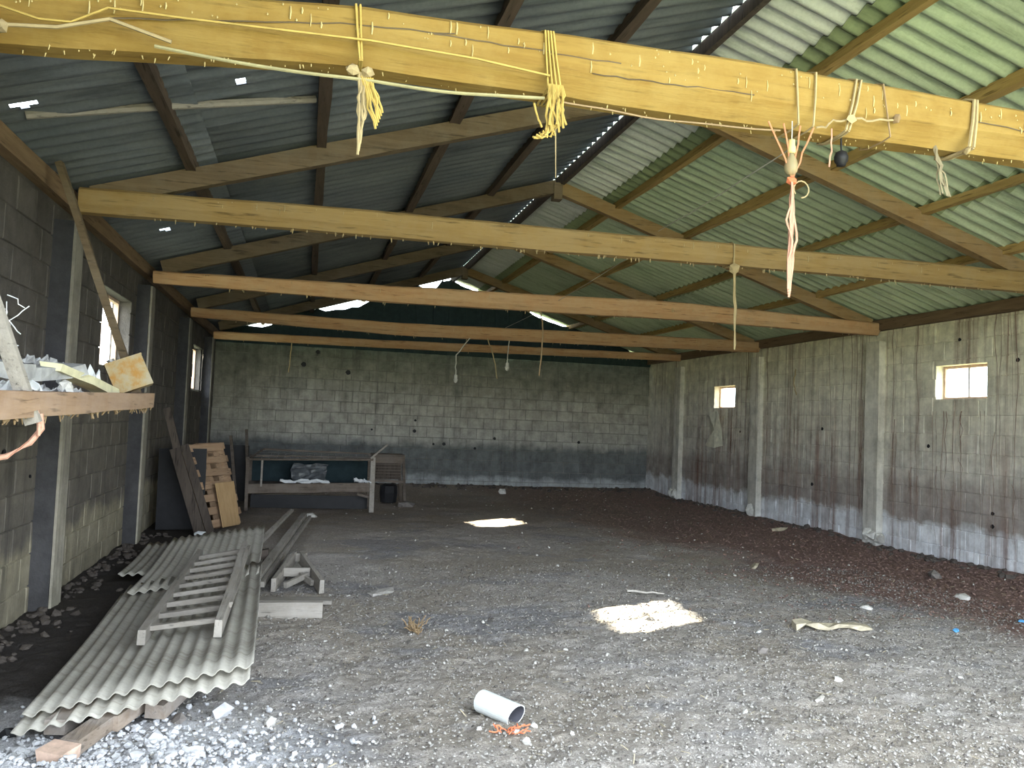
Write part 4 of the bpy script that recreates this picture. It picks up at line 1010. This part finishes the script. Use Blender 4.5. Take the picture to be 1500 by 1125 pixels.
b = MB().tube(wig((3.1, 7.45, .03), (3.42, 7.3, .03), 6, .03, seed=3), .012, 6, .5); solo(b, 'white_stick', 'pale stick lying just beyond the near sun patch', 'stick', M['chip_pale'])
b = MB()
for k in range(18):
    a = Vector((.88+random.uniform(-.05, .05), 6.2+random.uniform(-.1, .1), fz(.88, 6.2)+.01)); b.tube(wig(a, a+Vector((random.uniform(-.09, .09), random.uniform(-.07, .07), random.uniform(.02, .11))), 4, .03, seed=k), .007, 4, .5)
solo(b, 'twig_tuft', 'small brown tuft of twigs standing on the open floor', 'twigs', M['twine_brown'])
for (x, y, r, sq, mt, lab) in ((5.41, 5.83, .035, (1.3, .8, .5), 'blue', 'blue plastic scrap on the floor at the right'), (6.36, 6.1, .035, (1.2, .8, .5), 'blue', 'blue plastic scrap at the right picture edge'),
        (3.62, 5.95, .03, (1.2, .7, .5), 'pvc', 'pale green scrap right of the near sun patch')):
    stone(lab, x, y, r, sq, M[mt], 'plastic_scrap', 'scrap')
for (x, y, r, sq, mt, lab) in ((7.62, 12.0, .13, (1.6, .6, .35), 'bark', 'flat pale slab at the foot of the right wall'), (5.4, 9.0, .10, (1.7, .6, .3), 'bark', 'flat pale stone on the reddish litter'),
        (6.65, 7.1, .09, (1.3, .8, .5), 'stone', 'pale stone on the reddish litter near the right wall'), (5.2, 6.7, .055, (1.3, .8, .6), 'stone', 'white stone in the grey patch on the right'),
        (3.11, 4.42, .05, (1.4, .6, .35), 'chip_pale', 'white leaf-shaped chip in the right foreground'), (3.46, 4.72, .04, (1.1, .8, .5), 'stone', 'small white stone above the leaf-shaped chip'),
        (3.32, 5.40, .05, (.9, .9, .9), 'clod', 'dark upright clod left of the bark slab'), (.76, 7.6, .13, (1.5, .6, .18), 'chip_grey', 'flat grey stone on the floor right of the trestle'),
        (4.35, 17.9, .12, (1, .8, .7), 'stone', 'pale stone at the foot of the back wall'), (1.9, 15.2, .14, (1.2, 1, .5), 'clod', 'earth lump in front of the smaller stand'),
        (.15, 13.5, .10, (1.6, .8, .5), 'stone', 'pale rubble in front of the cage rack'), (7.3, 8.2, .09, (1.2, .8, .7), 'clod', 'dark stone close to the right wall foot')):
    stone(lab, x, y, r, sq, M[mt])
# rubble on the ash heap: the biggest lumps are single things
lumps = [(-.35, 4.62, .095, 'ash', 'big pale ash lump right of the buried planks'), (-.62, 4.28, .075, 'ash', 'pale ash lump in front of the buried planks'), (-.98, 3.95, .07, 'brick_pink', 'pinkish brick lump in the ash heap'),
         (-1.18, 4.20, .065, 'ash', 'ash lump near the left end of the sheet edge'), (-.42, 4.05, .07, 'ash', 'angular ash lump at the right of the heap'), (-.78, 3.75, .06, 'ash', 'ash lump low in the heap'),
         (-.10, 4.45, .06, 'stone', 'pale stone right of the ash heap'), (-1.30, 4.45, .07, 'black', 'black plastic lump tucked under the sheet corner'), (-1.02, 4.32, .03, 'blue', 'small blue scrap in the ash heap'),
         (-.25, 4.20, .055, 'ash', 'ash lump beside the open floor'), (-.55, 4.52, .06, 'clod', 'dark clod under the sheet edge')]
for (x, y, r, mt, lab) in lumps: stone(lab, x, y, r*.62, (1.1, 1, .8), M[mt], 'rubble_lump', 'rubble', 'lumps in the ash heap')
b = MB()
for k in range(3000):
    x = random.gauss(-.9, .5); y = random.gauss(3.9, .36)
    if x < XL+.2 or y < 3.0 or x > .5: continue
    r = abs(random.gauss(.0, .007))+.004; b.rock((x, y, fz(x, y)+r*.4+.01), r, (1.1, 1, .8), .35)
o = b.build('ash_rubble', M['ash']); tag(o, 'heap of pale ash and crumbled rubble in the left foreground', 'rubble', kind='stuff')
b = MB()
for k in range(260):
    y = random.uniform(4.4, 11.5); x = XL+.06+abs(random.gauss(0, .14)); r = random.uniform(.012, .038)
    b.rock((x, y, fz(x, y)+r*.2), r, (1.1, 1.2, .7))
for k in range(200):
    y = random.uniform(7.8, 19); x = XR-.05-abs(random.gauss(0, .16)); r = random.uniform(.015, .05)
    b.rock((x, y, fz(x, y)+r*.2), r, (1.1, 1.2, .7))
for k in range(160):
    x = random.uniform(-.5, 8.2); y = YB-.1-abs(random.gauss(0, .4)); r = random.uniform(.02, .06)
    b.rock((x, y, fz(x, y)+r*.2), r, (1.1, 1.2, .6))
o = b.build('wall_foot_clods', M['soil']); tag(o, 'crumbled earth and rubble banked along the wall feet', 'rubble', kind='stuff')

# loose litter: tens of thousands of small chips, one object for each colour
def litter(name, label, count, mat, lo, hi, elong, region, seed):
    r_ = np.random.default_rng(seed)
    x, y = region(r_, count); n = len(x)
    L = r_.uniform(lo, hi, n); W = L/r_.uniform(elong[0], elong[1], n); H = W*r_.uniform(.35, .8, n)
    a = r_.uniform(0, 2*np.pi, n); tilt = r_.normal(0, .25, n)
    ca, sa = np.cos(a), np.sin(a); z = floor_z(x, y)+.004+L*.12*np.abs(tilt)
    base = np.array([(-.5, -.5, 0), (.5, -.35, 0), (.45, .5, 0), (-.4, .45, 0), (-.3, -.1, 1), (.35, .05, 1)])
    vv = []
    for (px, py, pz) in base:
        lx, ly, lz_ = px*L, py*W, pz*H + px*L*np.sin(tilt)
        vv.append(np.stack([x+lx*ca-ly*sa, y+lx*sa+ly*ca, z+lz_], -1))
    V_ = np.stack(vv, 1).reshape(-1, 3)
    tri = np.array([(0, 1, 5), (0, 5, 4), (1, 2, 5), (2, 3, 4), (2, 4, 5), (3, 0, 4)])
    F_ = (np.arange(n)[:, None, None]*6 + tri[None]).reshape(-1, 3)
    o = bpy.data.objects.new(name, np_mesh(name, V_, F_, mat)); COL.objects.link(o)
    return tag(o, label, 'litter', kind='stuff')
def near(r_, n):
    y = 3.1 + 6.0*r_.random(n)**1.7; x = r_.uniform(-1.0, 1.0, n)*0 + r_.uniform(-.9, 6.8, n); k = x < y*1.05+.3
    return x[k], y[k]
def wide(r_, n):
    y = 3.2 + 15.5*r_.random(n)**1.2; x = r_.uniform(-.4, 8.1, n); k = x < y*1.05+.4; return x[k], y[k]
def redz(r_, n):
    y = r_.uniform(6.2, 18.5, n); x = 8.2-np.abs(r_.normal(0, 1.6, n)); k = (x > 1) & (x < y*1.05+.3); return x[k], y[k]
litter('pale_chips', 'pale wood chips scattered thickly over the near floor', 9000, M['chip_pale'], .006, .017, (1.3, 4), near, 1)
litter('grey_chips', 'grey crumbs of dry dung over the near floor', 20000, M['chip_grey'], .007, .022, (1.1, 2.2), near, 2)
litter('dark_chips', 'dark crumbs between the chips on the near floor', 9000, M['chip_dark'], .006, .022, (1.1, 2.2), near, 3)
litter('straw_bits', 'bits of straw strewn over the whole floor', 2400, M['straw'], .02, .07, (9, 18), wide, 4)
litter('pale_flecks', 'sparse white flecks over the far floor', 500, M['stone'], .012, .04, (1.2, 2.5), wide, 5)
litter('red_litter', 'reddish brown litter along the right wall', 14000, M['chip_red'],   .015, .045, (1.5, 5), redz, 6)
